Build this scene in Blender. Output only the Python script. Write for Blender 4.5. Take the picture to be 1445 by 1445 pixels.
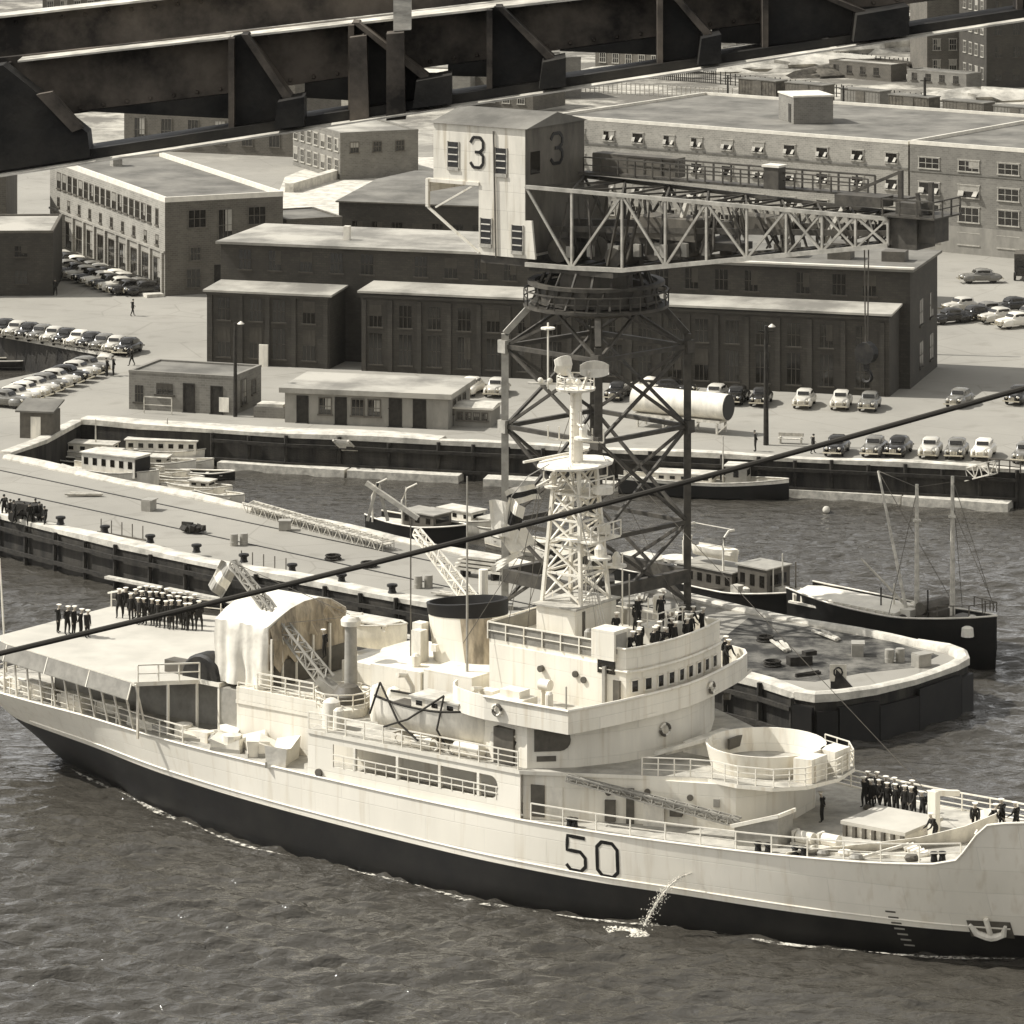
import bpy, math, random
from mathutils import Matrix, Vector
random.seed(7)
R=math.radians
sc=bpy.context.scene
for o in list(bpy.data.objects): bpy.data.objects.remove(o)
C=sc.collection
# ------------------------------------------------ camera, sky, sun, exposure
F,H,VH=6000.0,70.0,-468.0        # focal length in px of a 1445 px frame, eye height, horizon row
cd=bpy.data.cameras.new('camera'); cam=bpy.data.objects.new('camera',cd); C.objects.link(cam)
cam.location=(0,0,H); cam.rotation_euler=(R(90),0,0)
cd.sensor_width=36; cd.sensor_fit='HORIZONTAL'; cd.lens=36*F/1445; cd.shift_y=-(722.5-VH)/1445
cd.clip_start=1; cd.clip_end=6000
sc.camera=cam
SUN_EL,SUN_B=47,10               # elevation, degrees behind the left edge
w=bpy.data.worlds.new('World'); sc.world=w; w.use_nodes=True
nt=w.node_tree; bg=nt.nodes['Background']
sky=nt.nodes.new('ShaderNodeTexSky'); sky.sky_type='NISHITA'; sky.sun_disc=False
sky.sun_elevation=R(SUN_EL); sky.sun_rotation=R(270+SUN_B)
hs=nt.nodes.new('ShaderNodeHueSaturation'); hs.inputs['Saturation'].default_value=0.0
nt.links.new(sky.outputs[0],hs.inputs['Color']); nt.links.new(hs.outputs[0],bg.inputs[0])
bg.inputs[1].default_value=0.15
sd=bpy.data.lights.new('sun','SUN'); sd.energy=4.5; sd.angle=R(0.5); sd.color=(1,.98,.94)
so=bpy.data.objects.new('sun',sd); C.objects.link(so)
S=Vector((-math.cos(R(SUN_B))*math.cos(R(SUN_EL)),math.sin(R(SUN_B))*math.cos(R(SUN_EL)),math.sin(R(SUN_EL))))
so.rotation_euler=(-S).to_track_quat('-Z','Y').to_euler(); so.location=(0,200,200)
vs=sc.view_settings; sc.display_settings.display_device='sRGB'
vs.view_transform='Standard'; vs.look='None'; vs.exposure=0.38; vs.gamma=1
sc.render.resolution_x=1024; sc.render.resolution_y=1024
# ------------------------------------------------ photo geometry -> metres
def G(u,v,z=3.0):
    Y=F*(H-z)/(v-VH); return ((u-722.5)*Y/F,Y)
def G3(u,v,z=3.0): x,y=G(u,v,z); return Vector((x,y,z))
def ZV(v,Y): return H-(v-VH)*Y/F
SA=R(-37); SO=Vector((2.5376,250.7468,0))
# ------------------------------------------------ materials
def mat(name,v,rough=.75,var=.12,scale=1.5,streak=0,bump=0,bscale=8,spec=.3,metal=0,tint=(1,.94,.80),lo=None,stops=(.35,.65),detail=6):
    if v<.13 and tint==(1,.94,.80): tint=(1,.89,.70)
    m=bpy.data.materials.new(name); m.use_nodes=True; n=m.node_tree; b=n.nodes['Principled BSDF']
    b.inputs['Roughness'].default_value=rough; b.inputs['Specular IOR Level'].default_value=spec; b.inputs['Metallic'].default_value=metal
    tc=n.nodes.new('ShaderNodeTexCoord')
    ns=n.nodes.new('ShaderNodeTexNoise'); ns.inputs['Scale'].default_value=scale; ns.inputs['Detail'].default_value=detail; ns.inputs['Roughness'].default_value=.65
    mp=n.nodes.new('ShaderNodeMapping'); n.links.new(tc.outputs['Object'],mp.inputs[0]); n.links.new(mp.outputs[0],ns.inputs['Vector'])
    if streak: mp.inputs['Scale'].default_value=(1,1,1/streak)
    cr=n.nodes.new('ShaderNodeValToRGB'); n.links.new(ns.outputs['Fac'],cr.inputs[0])
    a=v*(1-var) if lo is None else lo; c=min(.95,v*(1+var*.6))
    cr.color_ramp.elements[0].position=stops[0]; cr.color_ramp.elements[1].position=stops[1]
    cr.color_ramp.elements[0].color=(a*tint[0],a*tint[1],a*tint[2],1); cr.color_ramp.elements[1].color=(c*tint[0],c*tint[1],c*tint[2],1)
    n.links.new(cr.outputs[0],b.inputs['Base Color'])
    if bump:
        n2=n.nodes.new('ShaderNodeTexNoise'); n2.inputs['Scale'].default_value=bscale; n2.inputs['Detail'].default_value=4
        n.links.new(tc.outputs['Object'],n2.inputs['Vector'])
        bp=n.nodes.new('ShaderNodeBump'); bp.inputs['Strength'].default_value=bump; bp.inputs['Distance'].default_value=.1
        n.links.new(n2.outputs['Fac'],bp.inputs['Height']); n.links.new(bp.outputs[0],b.inputs['Normal'])
    return m
def brickmat(name,v,mortar,var=.25,scale=1.0):
    m=mat(name,v,.9,var,.35,bump=.15); n=m.node_tree; b=n.nodes['Principled BSDF']
    cr=[x for x in n.nodes if x.type=='VALTORGB'][0]; tc=[x for x in n.nodes if x.type=='TEX_COORD'][0]
    # brick courses read in the plane of each wall: x+y along it, z up
    sp=n.nodes.new('ShaderNodeSeparateXYZ'); n.links.new(tc.outputs['Object'],sp.inputs[0])
    ad=n.nodes.new('ShaderNodeMath'); ad.operation='ADD'; n.links.new(sp.outputs[0],ad.inputs[0]); n.links.new(sp.outputs[1],ad.inputs[1])
    cb=n.nodes.new('ShaderNodeCombineXYZ'); n.links.new(ad.outputs[0],cb.inputs[0]); n.links.new(sp.outputs[2],cb.inputs[1])
    bk=n.nodes.new('ShaderNodeTexBrick'); bk.inputs['Scale'].default_value=scale; bk.inputs['Brick Width'].default_value=.5; bk.inputs['Row Height'].default_value=.22; bk.inputs['Mortar Size'].default_value=.02
    n.links.new(cb.outputs[0],bk.inputs['Vector']); n.links.new(cr.outputs[0],bk.inputs['Color1'])
    hv=n.nodes.new('ShaderNodeHueSaturation'); hv.inputs['Value'].default_value=.78; n.links.new(cr.outputs[0],hv.inputs['Color']); n.links.new(hv.outputs[0],bk.inputs['Color2'])
    bk.inputs['Mortar'].default_value=(mortar,mortar*.93,mortar*.79,1)
    n.links.new(bk.outputs[0],b.inputs['Base Color']); return m
M={}
M['white']=mat('ship_white_paint',.76,.45,.10,.5,streak=5,bump=.04,bscale=.8)
M['white2']=mat('white_paint_weathered',.70,.6,.25,1.2,streak=3)
M['hullwhite']=mat('hull_white_paint',.80,.42,.07,.25,streak=4,bump=.10,bscale=.55)
M['deck']=mat('ship_deck_paint',.42,.8,.35,.7,detail=10)
M['fdeck']=mat('flight_deck_paint',.46,.8,.12,.35)
M['black']=mat('hull_black_paint',.011,.5,.5,.6,bump=.05)
M['greydk']=mat('dark_grey_paint',.10,.6,.3,1.5)
M['grey']=mat('mid_grey_paint',.30,.6,.2,1.2)
M['dodger']=mat('grey_canvas_screen',.22,.9,.2,1.5)
M['canvas']=mat('white_canvas',.70,.9,.12,1.0,bump=.5,bscale=1.6)
M['brown']=mat('tan_worn_canvas',.36,.9,.5,1.8,streak=4,tint=(1,.84,.60),bump=.4,bscale=3)
M['glass']=mat('dark_glass',.016,.12,.3,3,spec=.6)
M['rope']=mat('dark_rope',.035,.9)
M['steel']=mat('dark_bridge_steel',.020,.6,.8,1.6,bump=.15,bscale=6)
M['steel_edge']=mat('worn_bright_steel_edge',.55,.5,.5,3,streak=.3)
M['steel2']=mat('rusty_bridge_steel',.10,.7,.85,1.4,tint=(1,.84,.66),bump=.2,bscale=4)
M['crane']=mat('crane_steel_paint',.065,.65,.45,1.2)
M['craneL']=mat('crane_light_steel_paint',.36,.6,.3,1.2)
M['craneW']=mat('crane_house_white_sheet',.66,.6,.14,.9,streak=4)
M['craneD']=mat('crane_grey_and_shade',.11,.7,.35,.8,streak=3)  # grey of crane parts, also the painted shade on the cabin end
M['conc']=mat('quay_concrete',.40,.9,.2,.12,bump=.15,bscale=3,detail=10)
M['cap']=mat('pale_concrete_cope',.50,.9,.4,.8,lo=.30,stops=(.30,.62),detail=10,bump=.5,bscale=2.5)
M['wall']=mat('wet_timber_wall',.035,.8,.7,.8,streak=6,bump=.3)
M['wood']=mat('bleached_timber',.50,.9,.35,2)
M['woodk']=mat('dark_timber',.03,.9,.5,2)
M['tar']=mat('gravel_roofing',.16,.95,.42,.22,bump=.1,detail=9)
M['tarL']=mat('pale_patched_roofing',.30,.9,.5,.13,lo=.17,stops=(.38,.60),detail=9)
M['tarD']=mat('dark_roofing',.16,.95,.3,.3)
M['brickD']=brickmat('dark_brick',.060,.04)
M['brickM']=brickmat('brown_brick',.12,.13)
M['brickL']=brickmat('pale_brick_and_sun_tint',.29,.33)
M['brickG']=brickmat('grey_brick',.19,.20)
M['frame']=mat('weathered_window_frame',.36,.8,.3,2)
M['stucco']=mat('limewashed_wall',.24,.9,.2,.8,streak=2)
M['trim']=mat('pale_stone_trim',.62,.85,.15,1)
M['pilaster']=mat('dark_brick_pier',.062,.9,.2,1)
M['navy']=mat('navy_uniform',.018,.9,.3,6)
M['skin']=mat('skin',.36,.7,.1,6,tint=(1,.86,.68))
M['capw']=mat('white_cap_cloth',.8,.8,.05,5)
M['cloth2']=mat('grey_clothes',.13,.9,.3,5)
M['carK']=mat('black_car_enamel',.02,.22,.2,3,spec=.6)
M['carG']=mat('grey_car_enamel',.16,.25,.2,3,spec=.6)
M['carL']=mat('light_car_enamel',.5,.28,.1,3,spec=.6)
M['carW']=mat('cream_car_enamel',.72,.3,.06,3,spec=.6)
M['chrome']=mat('chrome',.75,.18,.05,3,metal=1)
M['tyre']=mat('tyre_rubber',.02,.9)
M['rubble']=mat('rubble',.42,.95,.6,.25,bump=.4,detail=10)
M['weed']=mat('dry_scrub',.10,.95,.5,1.2)
def hullpaint(key,seam,rust,rf):
    m=M[key]; n=m.node_tree; b=n.nodes['Principled BSDF']; tc=[x for x in n.nodes if x.type=='TEX_COORD'][0]; src=b.inputs['Base Color'].links[0].from_socket
    sp=n.nodes.new('ShaderNodeSeparateXYZ'); n.links.new(tc.outputs['Object'],sp.inputs[0]); cb=n.nodes.new('ShaderNodeCombineXYZ'); n.links.new(sp.outputs[0],cb.inputs[0]); n.links.new(sp.outputs[2],cb.inputs[1])
    bk=n.nodes.new('ShaderNodeTexBrick'); bk.inputs['Scale'].default_value=1; bk.inputs['Brick Width'].default_value=4.2; bk.inputs['Row Height'].default_value=1.35; bk.inputs['Mortar Size'].default_value=.022; bk.inputs['Mortar Smooth'].default_value=.6
    bk.inputs['Color1'].default_value=(1,1,1,1); bk.inputs['Color2'].default_value=(.94,.94,.93,1); bk.inputs['Mortar'].default_value=(seam,seam,seam,1); n.links.new(cb.outputs[0],bk.inputs['Vector'])
    x=n.nodes.new('ShaderNodeMixRGB'); x.blend_type='MULTIPLY'; x.inputs[0].default_value=1; n.links.new(src,x.inputs[1]); n.links.new(bk.outputs[0],x.inputs[2])
    mp=n.nodes.new('ShaderNodeMapping'); mp.inputs['Scale'].default_value=(2.2,2.2,.16); n.links.new(tc.outputs['Object'],mp.inputs[0])
    ns=n.nodes.new('ShaderNodeTexNoise'); ns.inputs['Scale'].default_value=1; ns.inputs['Detail'].default_value=7; n.links.new(mp.outputs[0],ns.inputs['Vector'])
    cr=n.nodes.new('ShaderNodeValToRGB'); cr.color_ramp.elements[0].position=.30; cr.color_ramp.elements[1].position=.46; cr.color_ramp.elements[0].color=(rust,rust*.86,rust*.66,1); n.links.new(ns.outputs['Fac'],cr.inputs[0])
    y=n.nodes.new('ShaderNodeMixRGB'); y.blend_type='MULTIPLY'; y.inputs[0].default_value=rf; n.links.new(x.outputs[0],y.inputs[1]); n.links.new(cr.outputs[0],y.inputs[2]); n.links.new(y.outputs[0],b.inputs['Base Color'])
    bp=n.nodes.new('ShaderNodeBump'); bp.inputs['Strength'].default_value=.35; bp.inputs['Distance'].default_value=.04; n.links.new(bk.outputs[1],bp.inputs['Height']); bp.invert=True
    if b.inputs['Normal'].links: n.links.new(b.inputs['Normal'].links[0].from_socket,bp.inputs['Normal'])
    n.links.new(bp.outputs[0],b.inputs['Normal'])
hullpaint('hullwhite',.86,.60,.28); hullpaint('white',.87,.62,.42); hullpaint('craneW',.75,.5,.6)
# ------------------------------------------------ mesh builder
class MB:
    def __init__(s): s.v=[]; s.f=[]; s.m=[]
    def add(s,vs,fs,mi=0):
        n=len(s.v); s.v+=[tuple(p) for p in vs]; s.f+=[tuple(i+n for i in f) for f in fs]
        s.m+=([mi]*len(fs) if isinstance(mi,int) else list(mi)); return s
    def bx(s,x0,x1,y0,y1,z0,z1,mi=0):
        return s.add([(x0,y0,z0),(x1,y0,z0),(x1,y1,z0),(x0,y1,z0),(x0,y0,z1),(x1,y0,z1),(x1,y1,z1),(x0,y1,z1)],
          [(0,3,2,1),(4,5,6,7),(0,1,5,4),(1,2,6,5),(2,3,7,6),(3,0,4,7)],mi)
    def box(s,c,d,rz=0,mi=0,rx=0,ry=0):
        m=Matrix.Translation(c)@Matrix.Rotation(rz,4,'Z')@Matrix.Rotation(ry,4,'Y')@Matrix.Rotation(rx,4,'X')
        x,y,z=d[0]/2,d[1]/2,d[2]/2
        return s.add([m@Vector(p) for p in [(-x,-y,-z),(x,-y,-z),(x,y,-z),(-x,y,-z),(-x,-y,z),(x,-y,z),(x,y,z),(-x,y,z)]],
          [(0,3,2,1),(4,5,6,7),(0,1,5,4),(1,2,6,5),(2,3,7,6),(3,0,4,7)],mi)
    def bar(s,p,q,w,h=None,mi=0):
        p=Vector(p);q=Vector(q);h=h or w;d=q-p
        if d.length<1e-6: return s
        d.normalize(); up=Vector((0,0,1)) if abs(d.z)<.98 else Vector((0,1,0))
        a=d.cross(up).normalized(); b=a.cross(d)
        a=a*w/2;b=b*h/2
        return s.add([p-a-b,p+a-b,p+a+b,p-a+b,q-a-b,q+a-b,q+a+b,q-a+b],[(0,1,2,3),(7,6,5,4),(0,4,5,1),(1,5,6,2),(2,6,7,3),(3,7,4,0)],mi)
    def tube(s,pts,r,n=6,mi=0,cap=True):
        pts=[Vector(p) for p in pts]; rs=r if isinstance(r,(list,tuple)) else [r]*len(pts); vs=[];fs=[]
        for i,p in enumerate(pts):
            d=(pts[min(i+1,len(pts)-1)]-pts[max(i-1,0)]).normalized()
            up=Vector((0,0,1)) if abs(d.z)<.95 else Vector((0,1,0))
            a=d.cross(up).normalized(); b=a.cross(d)
            for k in range(n):
                t=2*math.pi*k/n; vs.append(p+(a*math.cos(t)+b*math.sin(t))*rs[i])
        for i in range(len(pts)-1):
            for k in range(n): fs.append((i*n+k,i*n+(k+1)%n,(i+1)*n+(k+1)%n,(i+1)*n+k))
        if cap: fs+=[tuple(range(n))[::-1],tuple(range((len(pts)-1)*n,len(pts)*n))]
        return s.add(vs,fs,mi)
    def prism(s,poly,z0,z1,mi=0,ms=None,bottom=True):
        n=len(poly); ms=mi if ms is None else ms
        a=sum(poly[i][0]*poly[(i+1)%n][1]-poly[(i+1)%n][0]*poly[i][1] for i in range(n))
        if a<0: poly=poly[::-1]
        f0=z0 if callable(z0) else (lambda x,y:z0); f1=z1 if callable(z1) else (lambda x,y:z1)
        vs=[(x,y,f0(x,y)) for x,y in poly]+[(x,y,f1(x,y)) for x,y in poly]
        fs=[tuple(range(n,2*n))]+([tuple(range(n))[::-1]] if bottom else []); k=len(fs)
        fs+=[(i,(i+1)%n,n+(i+1)%n,n+i) for i in range(n)]
        return s.add(vs,fs,[mi]*k+[ms]*n)
    def loft(s,rings,mi=0,cap=True,closed=True):
        n=len(rings[0]); vs=[p for r in rings for p in r]; fs=[]
        for i in range(len(rings)-1):
            for k in range(n if closed else n-1): fs.append((i*n+k,i*n+(k+1)%n,(i+1)*n+(k+1)%n,(i+1)*n+k))
        if cap and closed: fs+=[tuple(range(n))[::-1],tuple(range((len(rings)-1)*n,len(rings)*n))]
        return s.add(vs,fs,mi)
    def lathe(s,prof,c=(0,0,0),n=16,mi=0,sx=1,sy=1,cap=True):
        return s.loft([[(c[0]+r*sx*math.cos(2*math.pi*k/n),c[1]+r*sy*math.sin(2*math.pi*k/n),c[2]+z) for k in range(n)] for r,z in prof],mi,cap)
    def ball(s,c,r,mi=0,n=10,m=6,sz=1,sx=1,sy=1):
        return s.lathe([(max(.001,r*math.sin(math.pi*i/m)),-r*sz*math.cos(math.pi*i/m)) for i in range(m+1)],c,n,mi,sx,sy)
    def build(s,name,mats,parent=None,smooth=False,loc=None,rz=0):
        me=bpy.data.meshes.new(name); me.from_pydata(s.v,[],s.f)
        if not isinstance(mats,(list,tuple)): mats=[mats]
        for x in mats: me.materials.append(M[x] if isinstance(x,str) else x)
        me.polygons.foreach_set('material_index',s.m)
        if smooth:
            me.polygons.foreach_set('use_smooth',[True]*len(s.f)); me.set_sharp_from_angle(angle=R(35 if smooth is True else smooth))
        me.update(); o=bpy.data.objects.new(name,me); C.objects.link(o)
        if parent: o.parent=parent
        if loc: o.location=loc
        if rz: o.rotation_euler=(0,0,rz)
        return o
def tag(o,label=None,cat=None,group=None,kind=None):
    if label: o['label']=label
    if cat: o['category']=cat
    if group: o['group']=group
    if kind: o['kind']=kind
    return o
def thing(name,label,cat,loc=(0,0,0),rz=0,group=None):
    o=bpy.data.objects.new(name,None); o.empty_display_size=.3; C.objects.link(o); o.location=loc; o.rotation_euler=(0,0,rz)
    return tag(o,label,cat,group)
def copy_thing(root,label,loc,rz,group=None,swap=None,scale=None):
    def cp(o,par):
        c=o.copy(); C.objects.link(c); c.parent=par
        if swap and c.type=='MESH':
            for sl in c.material_slots:
                if sl.link=='OBJECT' and sl.material and sl.material.name in swap: sl.material=swap[sl.material.name]
        for ch in o.children: cp(ch,c)
        return c
    kids=list(root.children); c=root.copy(); C.objects.link(c)
    for k in kids: cp(k,c)
    c.location=loc; c.rotation_euler=(0,0,rz); c['label']=label
    if group: c['group']=group
    if scale: c.scale=scale
    return c
def objslots(o):
    for sl in o.material_slots:
        m=sl.material; sl.link='OBJECT'; sl.material=m
def place_mesh(name,mesh,parent,mtx):
    o=bpy.data.objects.new(name,mesh); C.objects.link(o); o.parent=parent; o.matrix_local=mtx; return o
def rail(mb,pts,h=1.0,sp=1.6,n=3,r=.035,mi=0,closed=False):
    pts=[Vector(p) for p in pts]
    if closed: pts=pts+[pts[0]]
    for k in range(n):
        hh=h*(k+1)/n
        for a,b in zip(pts,pts[1:]): mb.bar(a+Vector((0,0,hh)),b+Vector((0,0,hh)),r*(1.4 if k==n-1 else 1),mi=mi)
    for a,b in zip(pts,pts[1:]):
        m=max(1,round((b-a).length/sp))
        for i in range(m): p=a.lerp(b,i/m); mb.bar(p,p+Vector((0,0,h)),r*1.3,mi=mi)
    mb.bar(pts[-1],pts[-1]+Vector((0,0,h)),r*1.3,mi=mi)
ORD=['first','second','third','fourth','fifth','sixth','seventh','eighth','ninth','tenth','eleventh','twelfth','thirteenth','fourteenth','fifteenth','sixteenth','seventeenth','eighteenth','nineteenth','twentieth']
def interp(tab,x):
    if x<=tab[0][0]: return tab[0][1]
    if x>=tab[-1][0]: return tab[-1][1]
    for i in range(len(tab)-1):
        if tab[i][0]<=x<=tab[i+1][0]:
            p0=tab[max(i-1,0)];p1=tab[i];p2=tab[i+1];p3=tab[min(i+2,len(tab)-1)]
            d=p2[0]-p1[0];t=(x-p1[0])/d
            m1=(p2[1]-p0[1])/(p2[0]-p0[0])*d if p2[0]!=p0[0] else 0
            m2=(p3[1]-p1[1])/(p3[0]-p1[0])*d if p3[0]!=p1[0] else 0
            return (2*t**3-3*t*t+1)*p1[1]+(t**3-2*t*t+t)*m1+(-2*t**3+3*t*t)*p2[1]+(t**3-t*t)*m2
# ================================================= THE SETTING
def watermat():
    m=bpy.data.materials.new('harbour_water'); m.use_nodes=True; n=m.node_tree; b=n.nodes['Principled BSDF']
    b.inputs['Base Color'].default_value=(.052,.047,.038,1); b.inputs['Roughness'].default_value=.08; b.inputs['IOR'].default_value=1.45
    tc=n.nodes.new('ShaderNodeTexCoord'); last=None
    def layer(sx,sy,scale,det,strength,dist,rot=0):
        nonlocal last
        mp=n.nodes.new('ShaderNodeMapping'); mp.inputs['Scale'].default_value=(sx,sy,1); mp.inputs['Rotation'].default_value=(0,0,R(rot)); n.links.new(tc.outputs['Object'],mp.inputs[0])
        ns=n.nodes.new('ShaderNodeTexNoise'); ns.inputs['Scale'].default_value=scale; ns.inputs['Detail'].default_value=det; ns.inputs['Distortion'].default_value=.4; n.links.new(mp.outputs[0],ns.inputs['Vector'])
        bp=n.nodes.new('ShaderNodeBump'); bp.inputs['Strength'].default_value=strength; bp.inputs['Distance'].default_value=dist; n.links.new(ns.outputs['Fac'],bp.inputs['Height'])
        if last: n.links.new(last.outputs[0],bp.inputs['Normal'])
        last=bp
    layer(.45,1,.9,4,1,.42,-8); layer(.55,1,3.2,3,1,.11,12)
    n.links.new(last.outputs[0],b.inputs['Normal']); return m
M['water']=watermat()
def build_water():
    import numpy as np
    rs=np.random.RandomState(4); nx,ny=440,640; x0,x1,y0,y1=-66,66,206,402
    X,Y=np.meshgrid(np.linspace(x0,x1,nx),np.linspace(y0,y1,ny)); Zw=np.zeros_like(X)
    for i in range(70):
        lam=.75*(3.2/.75)**rs.rand(); k=2*math.pi/lam; th=R(-80+rs.randn()*26); a=.0118*lam**.85
        Zw+=a*np.sin(k*(X*math.cos(th)+Y*math.sin(th))+rs.rand()*6.28+.6*np.sin(X*.05*rs.rand()+Y*.04*rs.rand()+rs.rand()*6))
    g1=.35+.95*(.5+.5*np.sin(X*.047+Y*.031+1.3)*np.sin(X*-.021+Y*.058+.4)); e_=np.minimum.reduce([(X-x0)/6,(x1-X)/6,(Y-y0)/3,(y1-Y)/12]).clip(0,1)
    cal=1-.6*np.clip((Y-318)/30,0,1)
    Zw*=g1*e_*cal
    vs=np.stack([X,Y,Zw],-1).reshape(-1,3); idx=np.arange(nx*ny).reshape(ny,nx)
    f=np.stack([idx[:-1,:-1],idx[:-1,1:],idx[1:,1:],idx[1:,:-1]],-1).reshape(-1,4)
    ex=[(-400,60,0),(400,60,0),(400,y0,0),(-400,y0,0),(-400,y1,0),(400,y1,0),(400,700,0),(-400,700,0),(x0,y0,0),(x1,y0,0),(x0,y1,0),(x1,y1,0)]
    n0=len(vs); F_=f.tolist()+[[n0+0,n0+1,n0+2,n0+3],[n0+4,n0+5,n0+6,n0+7],[n0+3,n0+8,n0+10,n0+4],[n0+9,n0+2,n0+5,n0+11]]
    me=bpy.data.meshes.new('water'); me.from_pydata(vs.tolist()+ex,[],F_); me.materials.append(M['water']); me.polygons.foreach_set('use_smooth',[True]*len(F_)); me.update()
    o=bpy.data.objects.new('water',me); C.objects.link(o); tag(o,kind='structure')
build_water()
# land, pier and basin as one sheet with walls down into the water
def groundmat():
    m=mat('quay_and_yard_surface',.275,.92,.12,.06,bump=.12,bscale=3,detail=12); n=m.node_tree; b=n.nodes['Principled BSDF']
    tc=[x for x in n.nodes if x.type=='TEX_COORD'][0]; cr=[x for x in n.nodes if x.type=='VALTORGB'][0]
    # oil stains, patches and cracks
    ns=n.nodes.new('ShaderNodeTexNoise'); ns.inputs['Scale'].default_value=.35; ns.inputs['Detail'].default_value=9; n.links.new(tc.outputs['Object'],ns.inputs['Vector'])
    r2=n.nodes.new('ShaderNodeValToRGB'); r2.color_ramp.elements[0].position=.30; r2.color_ramp.elements[1].position=.44; r2.color_ramp.elements[0].color=(.55,.53,.5,1); n.links.new(ns.outputs['Fac'],r2.inputs[0])
    vo=n.nodes.new('ShaderNodeTexVoronoi'); vo.feature='DISTANCE_TO_EDGE'; vo.inputs['Scale'].default_value=.11; n.links.new(tc.outputs['Object'],vo.inputs['Vector'])
    r3=n.nodes.new('ShaderNodeValToRGB'); r3.color_ramp.elements[0].position=0; r3.color_ramp.elements[1].position=.012; r3.color_ramp.elements[0].color=(.55,.53,.5,1); n.links.new(vo.outputs['Distance'],r3.inputs[0])
    # waste ground far behind the yard: rougher, patchier
    sp=n.nodes.new('ShaderNodeSeparateXYZ'); n.links.new(tc.outputs['Object'],sp.inputs[0])
    mr=n.nodes.new('ShaderNodeMapRange'); mr.inputs['From Min'].default_value=560; mr.inputs['From Max'].default_value=640; n.links.new(sp.outputs[1],mr.inputs[0])
    n4=n.nodes.new('ShaderNodeTexNoise'); n4.inputs['Scale'].default_value=.075; n4.inputs['Detail'].default_value=12; n4.inputs['Roughness'].default_value=.75; n.links.new(tc.outputs['Object'],n4.inputs['Vector'])
    r4=n.nodes.new('ShaderNodeValToRGB'); r4.color_ramp.elements[0].position=.46; r4.color_ramp.elements[1].position=.60; r4.color_ramp.elements[0].color=(.12,.11,.09,1); r4.color_ramp.elements[1].color=(.46,.43,.36,1); n.links.new(n4.outputs['Fac'],r4.inputs[0])
    def mx(t,a,c,f=1.0):
        x=n.nodes.new('ShaderNodeMixRGB'); x.blend_type=t; x.inputs[0].default_value=f; n.links.new(a,x.inputs[1]); n.links.new(c,x.inputs[2]); return x
    a=mx('MULTIPLY',cr.outputs[0],r2.outputs[0],.32); a=mx('MULTIPLY',a.outputs[0],r3.outputs[0],.45); a=mx('MIX',a.outputs[0],r4.outputs[0]); n.links.new(mr.outputs[0],a.inputs[0])
    n.links.new(a.outputs[0],b.inputs['Base Color']); return m
M['ground']=groundmat()
qe=[(1436,665),(767,633),(620,626),(480,619),(405,616),(301,609),(194,604),(132,598),(114,597),(65,624),(14,641)]
pf=[(14,646),(311,709),(761,802),(1059,862),(1298,910),(1342,919),(1362,927)]
pe=[(1366,936),(1350,944),(1291,964),(1236,978),(1180,987),(1150,989),(1122,984)]
pn=[(1076,969),(613,857),(316,803),(166,772),(0,730),(-260,664)]
qe=[G(*p) for p in qe]; pf=[G(*p) for p in pf]; pe=[G(*p) for p in pe]; pn=[G(*p) for p in pn]
d_=(75.2,-19.5); far=(qe[0][0]+2.2*d_[0],qe[0][1]+2.2*d_[1])
land=[far]+qe+pf+pe+pn+[(-150,pn[-1][1]+40)]
land+=[G(-260,590),G(0,537),G(138,508),G(144,500),G(0,474),G(-260,424)]
land+=[(-500,520),(-500,1600),(600,1600),(600,300)]
gm=MB().prism(land,-2,3,0,1,bottom=False); tag(gm.build('ground',['ground','wall']),kind='structure')
# raised cope along every edge
def cope(pts,wd,h,side,name='kerb',m='cap',wob=.25):
    mb=MB(); P=[Vector((x,y,0)) for x,y in pts]; Q=[]
    for a,b in zip(P,P[1:]):
        k=max(1,int((b-a).length/2.5))
        for i in range(k): Q.append(a.lerp(b,i/k))
    Q.append(P[-1]); rings=[]
    for i,p in enumerate(Q):
        d=(Q[min(i+1,len(Q)-1)]-Q[max(i-1,0)]).normalized(); nrm=Vector((-d.y,d.x,0))*side
        ww=wd*(1+wob*math.sin(i*.37)*math.sin(i*.11+1)); hh=h*(1+.3*math.sin(i*.9))
        rings.append([p-nrm*.12+Vector((0,0,2.9)),p-nrm*.12+Vector((0,0,3+hh*.75)),p+nrm*.12+Vector((0,0,3+hh)),p+nrm*ww*.8+Vector((0,0,3+hh*.9)),p+nrm*ww+Vector((0,0,3+hh*.3)),p+nrm*ww+Vector((0,0,2.9))])
    mb.loft(rings); return tag(mb.build(name,m,smooth=28),kind='structure')
cope(pn[::-1][0:],1.6,.38,1,wob=.12); cope(pf[:5],.8,.35,-1,wob=.3); cope(pf[4:]+pe,.7,.45,-1,wob=.15)
cope(pe[-1:]+pn[:2],1.2,.4,-1); cope([far]+qe[:3],.9,.35,-1,wob=.3); cope(qe[2:9],2.3,.4,-1,wob=.4); cope(qe[8:],1.0,.3,-1)
cope([G(0,474),G(144,500),G(138,508)],1.1,.3,1)
M['planking']=mat('shade_and_stain',.13,.9,.6,.5,lo=.025,stops=(.42,.66),detail=10,bump=.2)  # dark blotchy tone, stains mixed with painted shade
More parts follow.
